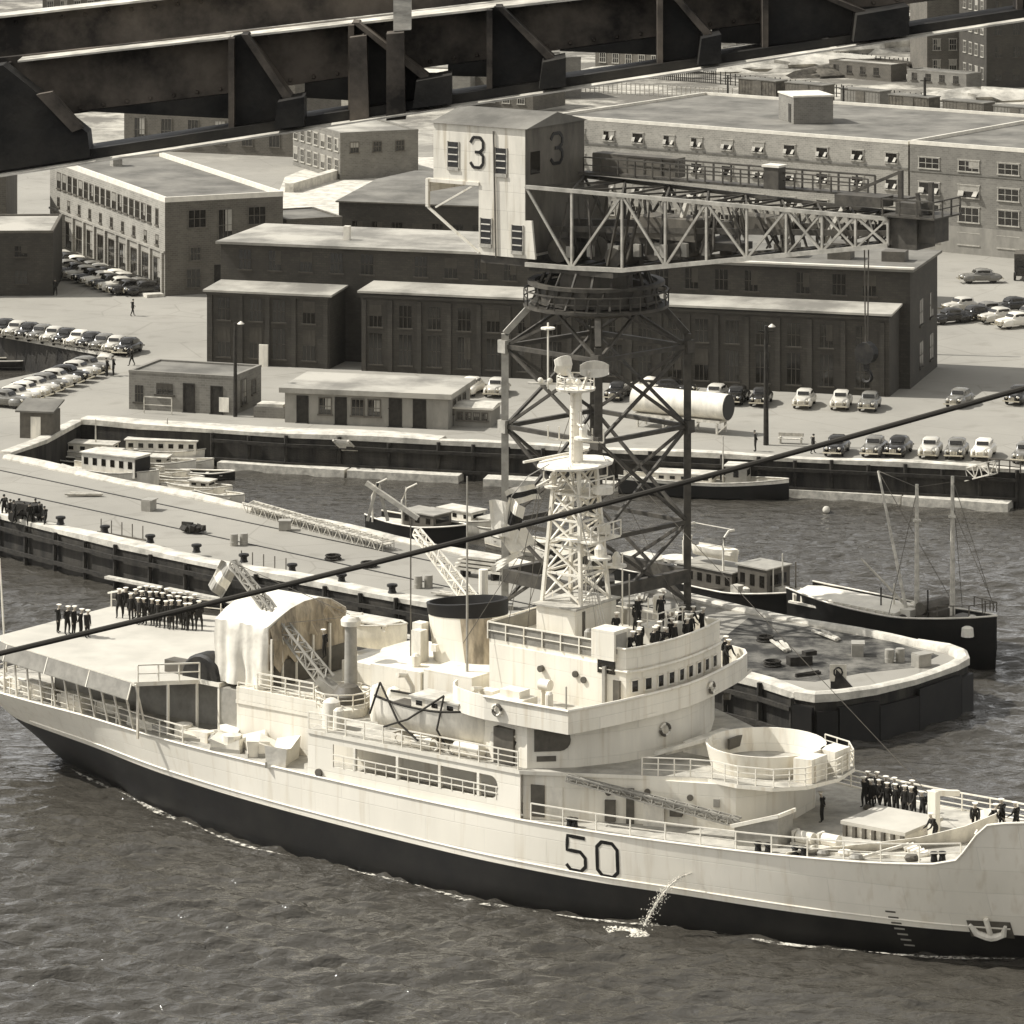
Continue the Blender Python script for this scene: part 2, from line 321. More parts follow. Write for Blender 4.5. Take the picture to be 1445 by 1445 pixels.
# timber fendering on the walls
def fender(pts,label,side,sp=3.2,low=-.6,group='timber fendering'):
    mb=MB(); P=[Vector((x,y,0)) for x,y in pts]
    for a,b in zip(P,P[1:]):
        d=(b-a).normalized(); nrm=Vector((-d.y,d.x,0))*side; k=max(1,int((b-a).length/sp))
        for i in range(k+1):
            p=a.lerp(b,i/k)-nrm*(.22+random.random()*.06); top=2.85+random.random()*.45
            mb.tube([p+Vector((0,0,low)),p+Vector((0,0,top))],.17,6,cap=True)
        for z in (.7,2.3): mb.bar(a-nrm*.42+Vector((0,0,z)),b-nrm*.42+Vector((0,0,z)),.22,.28)
    return tag(mb.build('quay_fender',M['woodk'],smooth=True),label,'fender',group)
fender([pn[i] for i in (5,4,3,2,1)],'dark timber fender piles on the near face of the pier, left of the ship',1)
fender([pn[1],pn[0],pe[-1]],'dark timber fender piles on the pier wall just behind the white ship bow',1)
mb=MB(); P=[Vector((x,y,0)) for x,y in pe]
for i,(a,b_) in enumerate(zip(P,P[1:])):
    d=(b_-a).normalized(); nrm=Vector((-d.y,d.x,0))*-1; z1=(2.5,2.75,2.3,2.65,2.45,2.7)[i]
    mb.bar(a-nrm*.25+Vector((0,0,z1/2-.4)),b_-nrm*.25+Vector((0,0,z1/2-.4)),.3,z1+.6)
tag(mb.build('quay_fender','black'),'smooth tarred sheeting round the right-hand end wall of the pier','fender','timber fendering')
# dark sheet on the pier end: stains plus the crane's shadow as colour
tag(MB().prism([G(1056,872),G(1130,884),G(1250,903),G(1325,925),G(1290,942),G(1215,950),G(1150,962),G(1085,958),G(990,925)],3.0,3.014,0,bottom=False).build('pier_shade_stain','planking'),kind='structure')  # the 'planking' tone is stains plus the crane's painted shadow
fender([qe[0],qe[1],qe[2]],'dark fender piles below the parked cars at the right of the far quay',-1,3)
fender([qe[2],qe[3],qe[4],qe[5]],'dark planking on the basin wall below the two low huts',-1,3)
# pale ledge and log boom by the pier's left wall
mb=MB(); a=G3(-40,748,.5); b=G3(160,790,.5)
for i in range(5):
    p=a.lerp(b,i/5+.01); q=a.lerp(b,(i+.86)/5); mb.tube([p,q],.32,7)
tag(mb.build('log_boom','wood',smooth=True),'pale floating timber boom lying against the pier wall at far left','boom')
mb=MB(); 
for i in range(3,8):
    p=Vector((*pn[3],0)).lerp(Vector((*pn[1],0)),(i-3)/5); q=Vector((*pn[3],0)).lerp(Vector((*pn[1],0)),(i-2.1)/5); o=Vector((-.75,-.85,.9)); mb.bar(p+o,q+o,.5,.2)
tag(mb.build('walkway_plank','wood'),'narrow plank ledge along the pier wall behind the flight deck','ledge')
# floating walkway at the foot of the far quay
def strip(a,b,w0,z0,z1,name,mats,label,cat,group=None,side=-1):
    a=Vector((*a,0));b=Vector((*b,0));d=(b-a).normalized();n=Vector((-d.y,d.x,0))*side*w0
    mb=MB().prism([(a.x,a.y),(b.x,b.y),(b.x+n.x,b.y+n.y),(a.x+n.x,a.y+n.y)],z0,z1); return tag(mb.build(name,mats),label,cat,group)
fw=[(322,645,500,656),(502,656,658,664),(690,668,880,675),(883,675,1105,686),(1109,682,1280,692),(1283,693,1432,703)]
for i,(u0,v0,u1,v1) in enumerate(fw):
    strip(G(u0,v0,.65),G(u1,v1,.65),2.6,-.3,.65,'floating_walkway',['wood'],['pale floating walkway at the basin wall, leftmost piece below the long low hut','pale floating walkway at the basin wall, just right of its leftmost piece','floating walkway by the foot of the quay behind the crane tower','floating walkway with the white launch lying alongside it','pale floating walkway right of the white launch','rightmost piece of the floating walkway, below the parked cars'][i],'walkway','floating walkways below the far quay')
# crane rails, joints and ropes on the pier
mb=MB(); A_=Vector((*pf[0],3.02)); dvec=(Vector((*pf[3],3.02))-A_).normalized(); nn=Vector((-dvec.y,dvec.x,0))*-1
for off in (4.2,9.6): mb.bar(A_+nn*off-dvec*10,A_+nn*off+dvec*78,.14,.05)
tag(mb.build('crane_rail','steel'),'sunken crane rails running the length of the pier deck','rail')
# pale yard and kerbs
tag(MB().prism([G(382,300),G(402,250),G(470,222),G(640,222),G(640,330),G(430,330)],3.0,3.012,0).build('yard_paving','cap'),kind='structure')
tag(MB().bar(G3(408,266,3.5),G3(496,240,3.5),1.2,1.4).build('kerb','cap'),kind='structure')
# ================================================= BUILDINGS
WM={}
def winmesh(w_,h_,style):
    k=(w_,h_,style)
    if k in WM: return WM[k]
    fr='frame' if style in('hop','sill') else ('woodk' if style=='door' else 'pilaster' if style=='dim' else 'greydk')
    f=MB(); t=.10
    if style!='dim':
        f.bx(-w_/2-t,-w_/2,-.07,.05,0,h_); f.bx(w_/2,w_/2+t,-.07,.05,0,h_); f.bx(-w_/2-t,w_/2+t,-.07,.05,h_,h_+t)
    f.bx(-w_/2-.18,w_/2+.18,-.16,.05,-.14,0)
    if style in('hop','sill'): f.bx(-w_/2-.2,w_/2+.2,-.10,.05,h_+t,h_+t+.08)
    if style in('dark','dim','sill'):
        for i in (1,2): f.bx(-w_/2+w_*i/3-.03,-w_/2+w_*i/3+.03,-.05,.0,0,h_)
        f.bx(-w_/2,w_/2,-.052,.0,h_*.5-.03,h_*.5+.03)
    if style=='hop':
        for sx in (-1,1): f.box((sx*w_*.36,-.25,h_*.36),(w_*.26,.04,h_*.55),rx=R(-38),rz=R(-sx*12))
    p=MB(); p.bx(-w_/2,w_/2,-.03,.04,0,h_)
    def mk(b,mm,nm):
        o=b.build(nm,mm); me=o.data; bpy.data.objects.remove(o); return me
    p2=MB(); p2.bx(-w_/2,w_/2,-.03,.04,0,h_*.52); p2.bx(-w_/2,w_/2,-.035,.04,h_*.52,h_,1)
    p3=MB(); p3.bx(-w_/2,0,-.03,.04,0,h_); p3.bx(0,w_/2,-.034,.04,h_*.3,h_,1); p3.bx(0,w_/2,-.03,.04,0,h_*.3)
    bl='pilaster' if style=='dim' else 'grey'
    pm=[mk(p,'woodk' if style=='door' else 'glass','pane')]
    if style!='door': pm=pm*3+[mk(p2,['glass',bl],'pane'),mk(p3,['glass',bl],'pane')]
    WM[k]=(mk(f,fr,'window'),pm); return WM[k]
def put_windows(root,face,L,D,rows,off=0):
    for (st,pitch,n,z,w_,h_,style) in rows:
        fm,pl=winmesh(w_,h_,style)
        for i in range(n):
            a=st+i*pitch
            if face=='front': mt=Matrix.Translation((a,-off,z))
            elif face=='left': mt=Matrix.Translation((-off,a,z))@Matrix.Rotation(R(-90),4,'Z')
            elif face=='right': mt=Matrix.Translation((L+off,a,z))@Matrix.Rotation(R(90),4,'Z')
            pm=random.choice(pl); nm='door' if style=='door' else 'window'
            o=place_mesh(nm,fm,root,mt); place_mesh('panel' if style=='door' else 'pane',pm,o,Matrix.Identity(4))
def building(name,label,p0,ang,L,D,h,wall,roof,par=.35,front=(),left=(),right=(),trim=None,rise=0,eave=0,z0=3.0,cat='building'):
    root=thing(name,label,cat,(p0[0],p0[1],z0),R(ang))
    MB().bx(0,L,0,D,-.3,h).build('wall',wall,root)
    if rise:
        e=eave; MB().prism([(-e,-e),(L+e,-e),(L+e,D+e),(-e,D+e)],h+.003,h+.16).build('eave',trim or 'trim',root)
        m=MB(); m.add([(-e,-e,h+.165),(L+e,-e,h+.165),(L+e,D/2,h+rise),(-e,D/2,h+rise),(L+e,D+e,h+.165),(-e,D+e,h+.165)],[(0,1,2,3),(3,2,4,5),(1,4,2),(5,0,3)]); m.build('roof',roof,root)
    else:
        m=MB(); e=eave; m.bx(.32-e,L-.32+e,.32-e,D-.32+e,h-.2,h+.06 if not e else h+.25); m.build('roof',roof,root)
        if par:
            q=MB(); t=.3
            for a in ((-.03,L+.03,-.03,t),(-.03,L+.03,D-t,D+.03),(-.03,t,t,D-t),(L-t,L+.03,t,D-t)): q.bx(*a,h+.001,h+par)
            q.build('parapet',trim or wall,root)
    put_windows(root,'front',L,D,front); put_windows(root,'left',L,D,left); put_windows(root,'right',L,D,right)
    return root
def XU(u,p0,ang,yo=0,z=3):
    k=(u-722.5)/F; c,s=math.cos(R(ang)),math.sin(R(ang)); ox,oy=p0[0]-s*yo,p0[1]+c*yo
    return (k*oy-ox)/(c-k*s)
# brick building with long sunlit side, left
b=building('brick_building','flat-roofed brick building with a long sunlit windowed side and cars parked along it, left',G(233,418),23.5,13.4,41,10,'brickM','tar',.55,trim='trim',
  left=[(2.6,1.0,1,7.3,.8,1.7,'dark'),(5.2,2.02,17,7.3,1.25,1.75,'dark'),(2.6,3.9,10,5.2,.75,1.0,'dark'),(2.4,3.9,10,.9,2.5,2.9,'dark')],
  front=[(3.6,3.6,1,7.2,1.9,1.8,'dark'),(6.8,3,1,5.6,1.5,3.3,'dark'),(10.4,3,1,7.2,1.9,1.8,'dark'),(3.4,7,1,3.7,1.1,1.3,'dark'),(3.2,3.6,1,.8,1.5,1.9,'dark'),(6.6,3,1,.05,1.9,2.9,'door'),(10.2,3.6,1,3.0,1.7,1.5,'dark')])
q=MB().bx(-.025,-.001,0,41,-.2,9.99); q.build('sun_tint_facing','brickL',b)  # paler brick paints the sunlight onto the long side
q=MB()
for i in range(11): q.bx(-.28,-.002,.35+i*3.9,.85+i*3.9,0,4.6)
q.bx(-.2,-.002,0,41,4.6,4.8); q.build('pilaster','brickL',b)
MB().bx(-2.2,-.3,-.5,41,-.1,.35).build('loading_ledge','cap',b)
ch=MB().bx(5,6.1,33,34.2,10.06,11.4).build('chimney','brickL',b); MB().bx(4.9,6.2,32.9,34.3,11.4,11.6).build('chimney_cap','greydk',ch)
building('low_annex','low plain annex against the right end of the sunlit brick building',(b.location.x+12.4,b.location.y+10.8),23.5,6.5,9,6.6,'brickM','tar',.2)
# tall and low blocks at the left edge
building('brick_building','tall plain brick block cut off by the left edge of the photo',(-89,482),3,31.5,20,10.8,'brickM','tar',.3,front=[(20,5,2,7.6,1.6,1.8,'dark'),(20,5,2,3.9,1.6,1.8,'dark')])
building('low_brick_building','low dark brick building at the left edge, in front of the taller block',(-80,453),2,31.0,14,6.7,'brickD','tarL',.25,trim='brickM',front=[(18,3.2,4,4.2,1.3,1.1,'dim'),(18,3.2,4,1.3,1.3,1.4,'dim')])
building('brick_building','weathered brick building with tall windows behind the chimney of the sunlit brick building',(-54,592),-21,26,16,11.5,'brickM','tar',.4,front=[(2.4,4.1,6,1.3,1.5,3.2,'dark'),(2.4,4.1,6,6.4,1.5,3.4,'dark')])
building('small_brick_building','small two-storey brick building with rows of square windows, upper left of the numbered crane house',G(480,254),23,11,18,5.9,'brickG','tarL',.3,
  left=[(1.2,2.6,7,3.7,1.3,1.5,'sill'),(1.2,2.6,7,.9,1.3,1.6,'sill')],front=[(2,3.2,3,3.5,1.1,1.3,'dark')])
building('long_shed','long low grey-roofed shed directly left of the numbered crane house',(-19.8,486),-16,24,30,6,'brickD','tar',.25,trim='brickM',front=[(2.2,2.4,8,2.6,1.2,1.3,'dim')],rise=.9,eave=.3)
# main dark building
P4=G(292,512); A4=math.degrees(math.atan2(G(1255,560)[1]-P4[1],G(1255,560)[0]-P4[0])); L4=(Vector(G(1255,560))-Vector(P4)).length
b=thing('machine_shop','very long dark two-tier brick building behind the crane tower','building',(P4[0],P4[1],3),R(A4))
x465=XU(465,P4,A4); x510=XU(510,P4,A4); xu0=XU(318,P4,A4,6); 
MB().bx(0,x465,0,4.69,-.3,6.9).build('wall','brickD',b); MB().bx(x510,L4,0,4.69,-.3,7.45).build('wall','brickD',b)
MB().bx(xu0,L4+1.0,4.7,18,-.3,10.9).build('wall','brickD',b)
def leanroof(x0,x1,h=7.45):
    return MB().add([(x0-.3,-.35,h),(x1+.3,-.35,h),(x1+.3,4.68,h+.3),(x0-.3,4.68,h+.3),(x0-.3,-.35,h+.2),(x1+.3,-.35,h+.2),(x1+.3,4.68,h+.5),(x0-.3,4.68,h+.5)],[(0,3,2,1),(4,5,6,7),(0,1,5,4),(1,2,6,5),(2,3,7,6),(3,0,4,7)]).build('roof','tarL',b)
leanroof(0,x465,6.9); leanroof(x510,L4)
xm=XU(720,P4,A4,4.7)
MB().bx(xu0-.4,xm,4.3,18.4,10.9,11.15).build('roof','tarL',b); MB().bx(xm,L4+1.4,4.3,18.4,10.9,11.14).build('roof','tarD',b); MB().bx(xm,L4+1.4,4.25,4.9,11.145,11.3).build('eave','trim',b)
for i in range(7): MB().bx(xm+4+i*5.2,xm+6.2+i*5.2,9,11,11.14,12.1+.3*(i%3)).build('roof_vent','greydk',b)
q=MB()
for i,u in enumerate((490,)): q.bx(XU(u,P4,A4,9)-.3,XU(u,P4,A4,9)+.3,8.7,9.3,11.15,12.5)
q.build('vent_pipe','trim',b)
for u in [316,361,394,436,530,572,613,655,696,740,783,826,868,910,952,990,1033,1076,1120,1166,1217]:
    x=XU(u,P4,A4); put_windows(b,'front',L4,0,[(x,1,1,4.25,1.2,2.1,'dim'),(x,1,1,.7,1.25,2.9,'dim')],0)
q=MB()
for u in [297,340,378,415,460,514,551,592,634,676,718,761,804,847,889,931,971,1011,1054,1098,1143,1190,1245]:
    x=XU(u,P4,A4); q.bx(x-.22,x+.22,-.16,-.002,0,6.8)
q.bx(0,x465,-.2,-.002,6.6,6.85); q.bx(x510,L4,-.2,-.002,7.0,7.3); q.build('pilaster','brickD',b)
for u in [346,388,432,475,518,594,636,678,720,850,892,934,976,1018,1060,1133,1184,1227]:
    put_windows(b,'front',L4,0,[(XU(u,P4,A4,4.7),1,1,8.5,1.2,1.9,'dim')],-4.7)
put_windows(b,'right',L4+1,0,[(10,5,2,5.2,1.6,2.4,'dim'),(10,5,2,1.2,1.6,2.4,'dim')])
q=MB().bx(XU(374,P4,A4)-.45,XU(374,P4,A4)+.45,-.5,-.3,0,2.1).build('door','white2',b)
# hut 7, hut 8, annex, sheds
P7=G(182,577); 
b=building('quay_hut','low flat-roofed hut with pale rendered walls, left one of the two by the basin',P7,-19,10.2,6.6,3.3,'brickG','tar',.22,trim='brickG',
  front=[(1.0,1,1,.7,.8,1.5,'dim'),(5.9,1,1,.05,.95,2.5,'door'),(3.5,1,1,1.5,1.6,1.0,'dim'),(8.6,1,1,.05,1.0,2.4,'door')],right=[(2.4,1,1,.6,1.1,2.2,'dark'),(4.8,1,1,1.2,.8,1.2,'dark')])
MB().bx(8.95,9.9,-.3,-.24,.3,1.6).build('notice_board','white2',b)
q=MB(); 
for x in (2.2,4.9): q.bar((x,-1.6,0),(x,-1.6,1.5),.08)
q.bar((2.2,-1.6,1.5),(4.9,-1.6,1.5),.08); q.bar((2.2,-1.6,.8),(4.9,-1.6,.8),.06); q.build('barrier','wood',b)
P8=G(402,596); L8=(Vector(G(632,606))-Vector(P8)).length; A8=math.degrees(math.atan2(G(632,606)[1]-P8[1],G(632,606)[0]-P8[0]))
b=building('long_hut','long low limewashed hut with dark doors and overhanging roof, in front of the machine shop',P8,A8,L8,8.0,2.9,'stucco','tarL',0,eave=.75,
  front=[(XU(427,P8,A8),1,1,.05,.9,2.3,'door'),(XU(459,P8,A8),1,1,.9,1.05,1.4,'dark'),(XU(481,P8,A8),1,1,.05,.9,2.3,'door'),(XU(505,P8,A8),1,1,.9,1.05,1.4,'dark'),(XU(528,P8,A8),1,1,.9,1.05,1.4,'dark'),(XU(558,P8,A8),1,1,.05,1.0,2.4,'door'),(XU(592,P8,A8),1,1,.05,1.0,2.4,'door')],
  right=[(2.2,1.8,3,1.1,.8,1.1,'dark')])
building('lean_to_shed','small pale-roofed lean-to shed at the right end of the long low hut',G(640,601),A8,3.4,3.4,1.55,'stucco','cap',0,eave=.25,front=[(.6,.75,4,.6,.4,.6,'dark')],rise=.35,cat='shed')
building('low_bin_store','low pale-topped enclosure between the two quay huts',G(358,589),-15,2.9,2.0,.95,'brickG','cap',0,eave=.1,cat='enclosure')
Ph=G(28,618); b=thing('watch_shed','small dark shed with a tilted mono-pitch roof beside the end of the basin','shed',(Ph[0],Ph[1],3),R(-12))
MB().bx(0,2.9,0,2.4,-.2,2.3).build('wall','greydk',b); MB().add([(-.3,-.4,2.3),(3.2,-.4,2.3),(3.2,2.7,2.9),(-.3,2.7,2.9),(-.3,-.4,2.45),(3.2,-.4,2.45),(3.2,2.7,3.05),(-.3,2.7,3.05)],[(0,3,2,1),(4,5,6,7),(0,1,5,4),(1,2,6,5),(2,3,7,6),(3,0,4,7)]).build('roof','tar',b)
MB().bx(1.0,1.9,-.06,.02,0,1.9).build('door','white2',b)
# big office block right
PR=G(780,166,15); AR=-35.9; LR=50.3
b=building('office_block','long flat-roofed pale brick block with rows of propped-open windows, behind the crane jib',PR,AR,LR,34,12,'brickL','tar',.4,trim='trim')
for u in (818,859,900,944,983,1026,1070,1114,1160,1210,1258):
    x=XU(u,PR,AR); put_windows(b,'front',LR,0,[(x,1,1,9.75,1.5,1.1,'hop'),(x,1,1,6.7,1.5,1.1,'hop'),(x,1,1,3.6,1.5,1.1,'hop'),(x,1,1,.8,1.7,1.2,'sill')])
MB().bx(0,LR,-.1,-.002,9.1,9.3).build('string_course','tar',b)
pc=G(1283,204,15); bw=building('office_wing','taller-looking brick wing of offices with a pale base, right edge behind the parked truck',(pc[0]+.05,pc[1]-.35),AR,26,36,12.1,'brickG','tar',.45,trim='trim')
for i,u in enumerate((1310,1366,1422,1478)):
    x=XU(u,pc,AR); put_windows(bw,'front',26,0,[(x,1,1,9.5,2.6,1.15,'sill'),(x,1,1,6.5,2.6,1.3,'hop' if i<2 else 'sill'),(x,1,1,3.7,2.6,1.6,'sill'),(x,1,1,1.1,2.6,1.2,'sill')])
MB().bx(-.02,26,-.08,-.002,-.2,3.1).build('plinth','stucco',bw)
MB().bx(0,26,-.07,-.002,9.0,9.15).build('string_course','tar',bw)
pp=G(1120,176,15); q=thing('roof_hut','square brick stair hut standing on the flat roof of the office block','hut',(pp[0],pp[1],15.08),R(14))
MB().bx(0,5,0,6,0,3.2).build('wall','brickG',q); MB().bx(-.1,5.1,-.1,6.1,3.2,3.4).build('roof','trim',q); MB().bx(-.05,0,1.0,2.0,.1,2.3).build('door','glass',q)
building('boiler_store','dark flat-roofed store squeezed between the machine shop and the office block, behind the jib',(11.5,441),AR+17,24.5,22,6.5,'brickD','tarD',.3)
# ---- distance: goods wagons, fence, rubble, tenements
for i,(u,v) in enumerate(((1042,137),(1108,143),(1186,152),(1254,161),(1330,169),(1402,177))):
    p=G(u,v+4); r=thing('boxcar','wooden goods wagon beyond the office roof, %s from left'%ORD[i],'wagon',(p[0],p[1],3),R(-44),'goods wagons beyond the office roof')
    q=MB().bx(0,7.6,0,2.7,.9,3.3)
    for k in range(13): q.bx(.1+k*.6,.16+k*.6,-.04,0,.95,3.25)
    q.build('body',['weed','brickM','brickG'][i%3],r); MB().prism([(-.1,-.1),(7.7,-.1),(7.7,2.8),(-.1,2.8)],3.3,3.45).build('roof','tar',r)
    MB().bx(3,4.7,-.09,-.045,.95,3.2).build('door','greydk',r)
    q=MB()
    for x in (1,2.1,5.5,6.6): q.tube([(x,0,.45),(x,2.5,.45)],.45,10)
    q.bx(.3,7.3,.3,2.4,.5,.88); q.build('bogie','steel',r)
q=MB()
a=G3(820,130); b_=G3(1040,142)
for i in range(34):
    p=a.lerp(b_,i/34); q.bar(p,p+Vector((0,0,1.9)),.14)
q.bar(a+Vector((0,0,1.6)),b_+Vector((0,0,1.6)),.12); q.bar(a+Vector((0,0,.7)),b_+Vector((0,0,.7)),.12)
tag(q.build('rail_fence','wood'),'pale post-and-rail fence beyond the office block roof','fence')
def mound(u,v,rx,ry,h,label,m='rubble',rot=0):
    p=G(u,v); n=22; q=MB(); rings=[]
    for j in range(7):
        t=j/6; rr=math.cos(t*math.pi/2)+.001
        rings.append([(rx*rr*math.cos(2*math.pi*k/n)*(1+.25*math.sin(k*2.3+j)),ry*rr*math.sin(2*math.pi*k/n)*(1+.2*math.sin(k*1.7+j*2)),h*math.sin(t*math.pi/2)*(1+.15*math.sin(k*3.1))-.2) for k in range(n)])
    q.loft(rings); tag(q.build('rubble_mound',m,loc=(p[0],p[1],3),rz=R(rot),smooth=60),label,'mound','rubble mounds on the waste ground')
mound(1120,95,16,7,2.6,'pale rubble mound behind the leftmost goods wagon',rot=10); mound(1240,70,18,6,4,'long rubble bank sloping up behind the wagons, centre right',rot=35)
mound(1385,140,9,5,2.0,'rubble heap at the foot of the dark tenement'); mound(960,100,14,5,1.6,'low pale spoil heap beyond the fence left of the wagons'); mound(1210,105,12,4,2.5,'dark scrubby bank between wagons and rubble','weed',30)
mound(1300,60,22,4,4.5,'dark scrubby ridge below the upper beam of the bridge','weed',34)
building('tenement','dark tall tenement at the top right corner beyond the waste ground',G(1392,124),12,30,14,15,'brickD','tar',.4,left=[(2,3,4,z,1.2,1.7,'sill') for z in (1.2,4.8,8.4,12)],front=[(2,3,8,z,1.1,1.7,'dim') for z in (1.2,4.8,8.4,12)])
building('tenement','grey stained tenement adjoining the dark one, its left neighbour',(G(1310,112)[0],G(1310,112)[1]+2),8,8.6,12,13.5,'brickM','tar',.4,front=[(1.6,2.7,3,z,1.1,1.7,'sill') for z in (1.2,4.6,8.0)])
HS=[(640,150,-30,14,10,4.5,'brickM'),(735,140,20,10,9,6,'brickG'),(560,150,-20,12,9,5,'brickG'),(840,95,-35,18,9,5,'brickM'),(940,60,-30,14,8,4.5,'brickG'),(1080,70,-20,12,8,3.6,'brickM'),(1190,30,-30,16,9,7,'brickM'),(200,100,10,14,9,6,'brickG'),(60,20,5,16,10,7,'brickM'),(190,18,0,14,10,7,'brickG'),(1010,30,-30,14,9,6,'brickM')]
for i,(u,v,a,l,d,h,m) in enumerate(HS):
    building('distant_house','distant flat-roofed brick house beyond the yard, '+['left of the crane house roof','just behind the crane house roof','under the bridge bracket above the crane','beyond the fence at centre','behind the spoil heap','behind the leftmost wagon','below the top right gap in the bridge beams','seen below the upper left bridge beam','at the top left corner','second from the top left corner','hidden mostly by the upper bridge beam'][i],G(u,v),a,l,d,h,m,['tarL','tar','cap'][i%3],.3,front=[(1.5,2.6,int(l/2.6),1.0,1.1,1.5,'sill')]+([(1.5,2.6,int(l/2.6),h-2.2,1.1,1.4,'sill')] if h>5 else []),cat='house')
building('white_warehouse','long whitewashed warehouse with a row of small windows, seen through the upper left bridge beams',(-66,652),-8,42,14,4.4,'cap','cap',.2,front=[(2,2.6,15,2.0,1.2,1.0,'dark')])
for i,(u,v,a,l,d,h,m) in enumerate([(1120,62,-25,15,8,5,'brickG'),(1225,52,-35,12,8,4,'brickM'),(1020,92,-40,10,6,3,'brickG'),(1395,100,-30,10,6,3.5,'brickG'),(1170,108,-44,13,4,2.6,'brickM'),(1280,120,-44,12,4,2.4,'brickG')]):
    building('distant_shed','low distant shed on the waste ground, '+['leftmost, close below the beam','below the beam next to the dark ridge','left of the goods wagons','at the foot of the dark tenement','just behind the third goods wagon','just behind the fourth goods wagon'][i],G(u,v),a,l,d,h,m,['tar','tarL','tarD'][i%3],.2,front=[(1.5,2.8,int(l/2.8),.9,1.1,1.2,'dim')],cat='shed')
for i,(u,v,u2,v2) in enumerate(((1010,118,1300,150),(1180,88,1440,118),(900,110,1010,118))):
    q=MB(); a=G3(u,v); b_=G3(u2,v2); n=40
    for j in range(n+1):
        p=a.lerp(b_,j/n); q.bar(p,p+Vector((0,0,1.8+.3*random.random())),.16)
    for z in (.6,1.5): q.bar(a+Vector((0,0,z)),b_+Vector((0,0,z)),.12)
    tag(q.build('paling_fence','woodk'),['dark paling fence running behind the goods wagons','dark paling fence in front of the tenements','dark paling fence left of the goods wagons'][i],'fence')
def pole(u,v,h,label,r=.16,arm=True,lamp=False):
    p=G(u,v); t=thing('lamp_post' if lamp else 'utility_pole',label,'pole',(p[0],p[1],3)); MB().tube([(0,0,-.3),(0,0,h)],[r*1.2,r*.8],8).build('post','woodk',t,True)
    if arm: MB().bar((-.7,0,h-.5),(.7,0,h-.5),.12).build('crossarm','woodk',t)
    if lamp: MB().lathe([(.05,.25),(.3,.05),(.32,0),(.05,-.02)],(.5,0,h-.1),10).build('lamp_shade','white2',t,True)
pole(332,588,8.4,'dark pole with a lamp standing in front of the left quay hut',lamp=True,arm=False)
pole(1081,628,10.3,'tall dark pole on the quay between the tank and the parked cars',.2,lamp=True)
pole(1307,500,9.6,'dark pole at the right corner of the machine shop',.2)
pole(1027,152,5,'thin pole left of the goods wagons'); pole(1305,168,6.2,'thin pole standing among the goods wagons',.22); pole(1190,160,4.2,'short pole right of the roof hut')
# ================================================= THE WHITE SHIP
ship=thing('icebreaker','long white naval icebreaker with number 50 on its side and crew lining its decks','ship',SO,SA)
def V(s,t,z): return Vector((s,-t,z))          # s forward, t to starboard, z up
DKH=[(-43.2,2.6),(-42.4,4.6),(-41,5.7),(-38.9,6.3),(-35,6.9),(-30.8,7.4),(-23.7,8.6),(-17,9.25),(-8,9.6),(0,9.65),(4.7,9.5),(10,8.9),(15,8.0),(20,7.1),(25,6.2),(28,5.5),(31,4.4),(34,3.1),(37,1.6),(39.2,.5),(40,.05)]
WLH=[(-43.2,.2),(-41,.5),(-38,1.4),(-34,2.9),(-30,4.6),(-26,6.3),(-22.3,7.4),(-17,8.5),(-10,9.3),(0,9.7),(5,9.3),(9.4,8.7),(14,7.5),(19.7,6.2),(23,5.1),(28.4,2.9),(32,1.1),(34.5,.15),(40,.02)]
HT=[(-43.2,5.2),(-30,5.15),(-15,5.05),(0,4.92),(15,4.9),(20,5.0),(25,5.25),(28,5.5),(30.6,5.75)]
def deckz(s): return interp(HT,min(s,30.6)) if s<30.6 else 5.75+(s-30.6)*.05
def topz(s):
    if s<29.9: return interp(HT,s)
    k=min(1,(s-29.9)/2.6); k=k*k*(3-2*k); return 5.68+k*2.3+(s-29.9)*.07
def bootz(s): return 2.25-.021*s
def hbf(s,z):
    d,w=interp(DKH,s),interp(WLH,s); k=z/(5 if s<30 else 5+(s-30)*.3)
    if z<0: return max(.01,w*(1+z*.12))
    h=w+(d-w)*(max(0,k)**.8 if k<1 else 1+(k-1)*.6)
    return max(.01,h)
ss=[-43.2,-42.9,-42.4,-41.8]+[-41+i*.9 for i in range(79)]+[30.4,30.8,31.2,31.6,32.2,33,34,35,36,37,38,39,39.6,40]
ss=sorted(set(round(x,3) for x in ss))
def shell(zf,name,m,n=7,rake=True):
    mb=MB()
    for sg in (1,-1):
        rings=[]
        for s in ss:
            z0,z1=zf(s); r=[]
            for j in range(n+1):
                z=z0+(z1-z0)*j/n; sx=s
                if s>33: sx=s-max(0,(5-z))*.55*(s-33)/7
                if s<-38: sx=s+max(0,(4.6-z))*.9*(-38-s)/5
                r.append(V(sx,sg*hbf(s,z),z))
            rings.append(r if sg==1 else r[::-1])
        mb.loft(rings,cap=False,closed=False)
    # transom
    s=ss[0]; z0,z1=zf(s); r=[V(s+max(0,(4.6-(z0+(z1-z0)*j/n)))*.9*5.2/5,sg*hbf(s,z0+(z1-z0)*j/n),z0+(z1-z0)*j/n) for sg in (1,-1) for j in range(n+1)]
    a=r[:n+1];b=r[n+1:]; mb.loft([a,b],cap=False,closed=False)
    return mb.build(name,m,ship,smooth=50)
shell(lambda s:(bootz(s),topz(s)),'hull','hullwhite')
shell(lambda s:(-2,bootz(s)),'boot_topping','black')
mb=MB()                                        # rubbing strake and deck-edge moulding
for sg in (1,-1):
    P=[V(s,sg*(hbf(s,bootz(s)+.36)+.0),bootz(s)+.36) for s in ss if -38<s<33]; mb.tube(P,.06,6)
    P=[V(s,sg*(hbf(s,topz(s))+.01),topz(s)) for s in ss]; mb.tube(P,.07,6)
mb.build('strake','hullwhite',ship,True)
mb=MB(); rg=[]
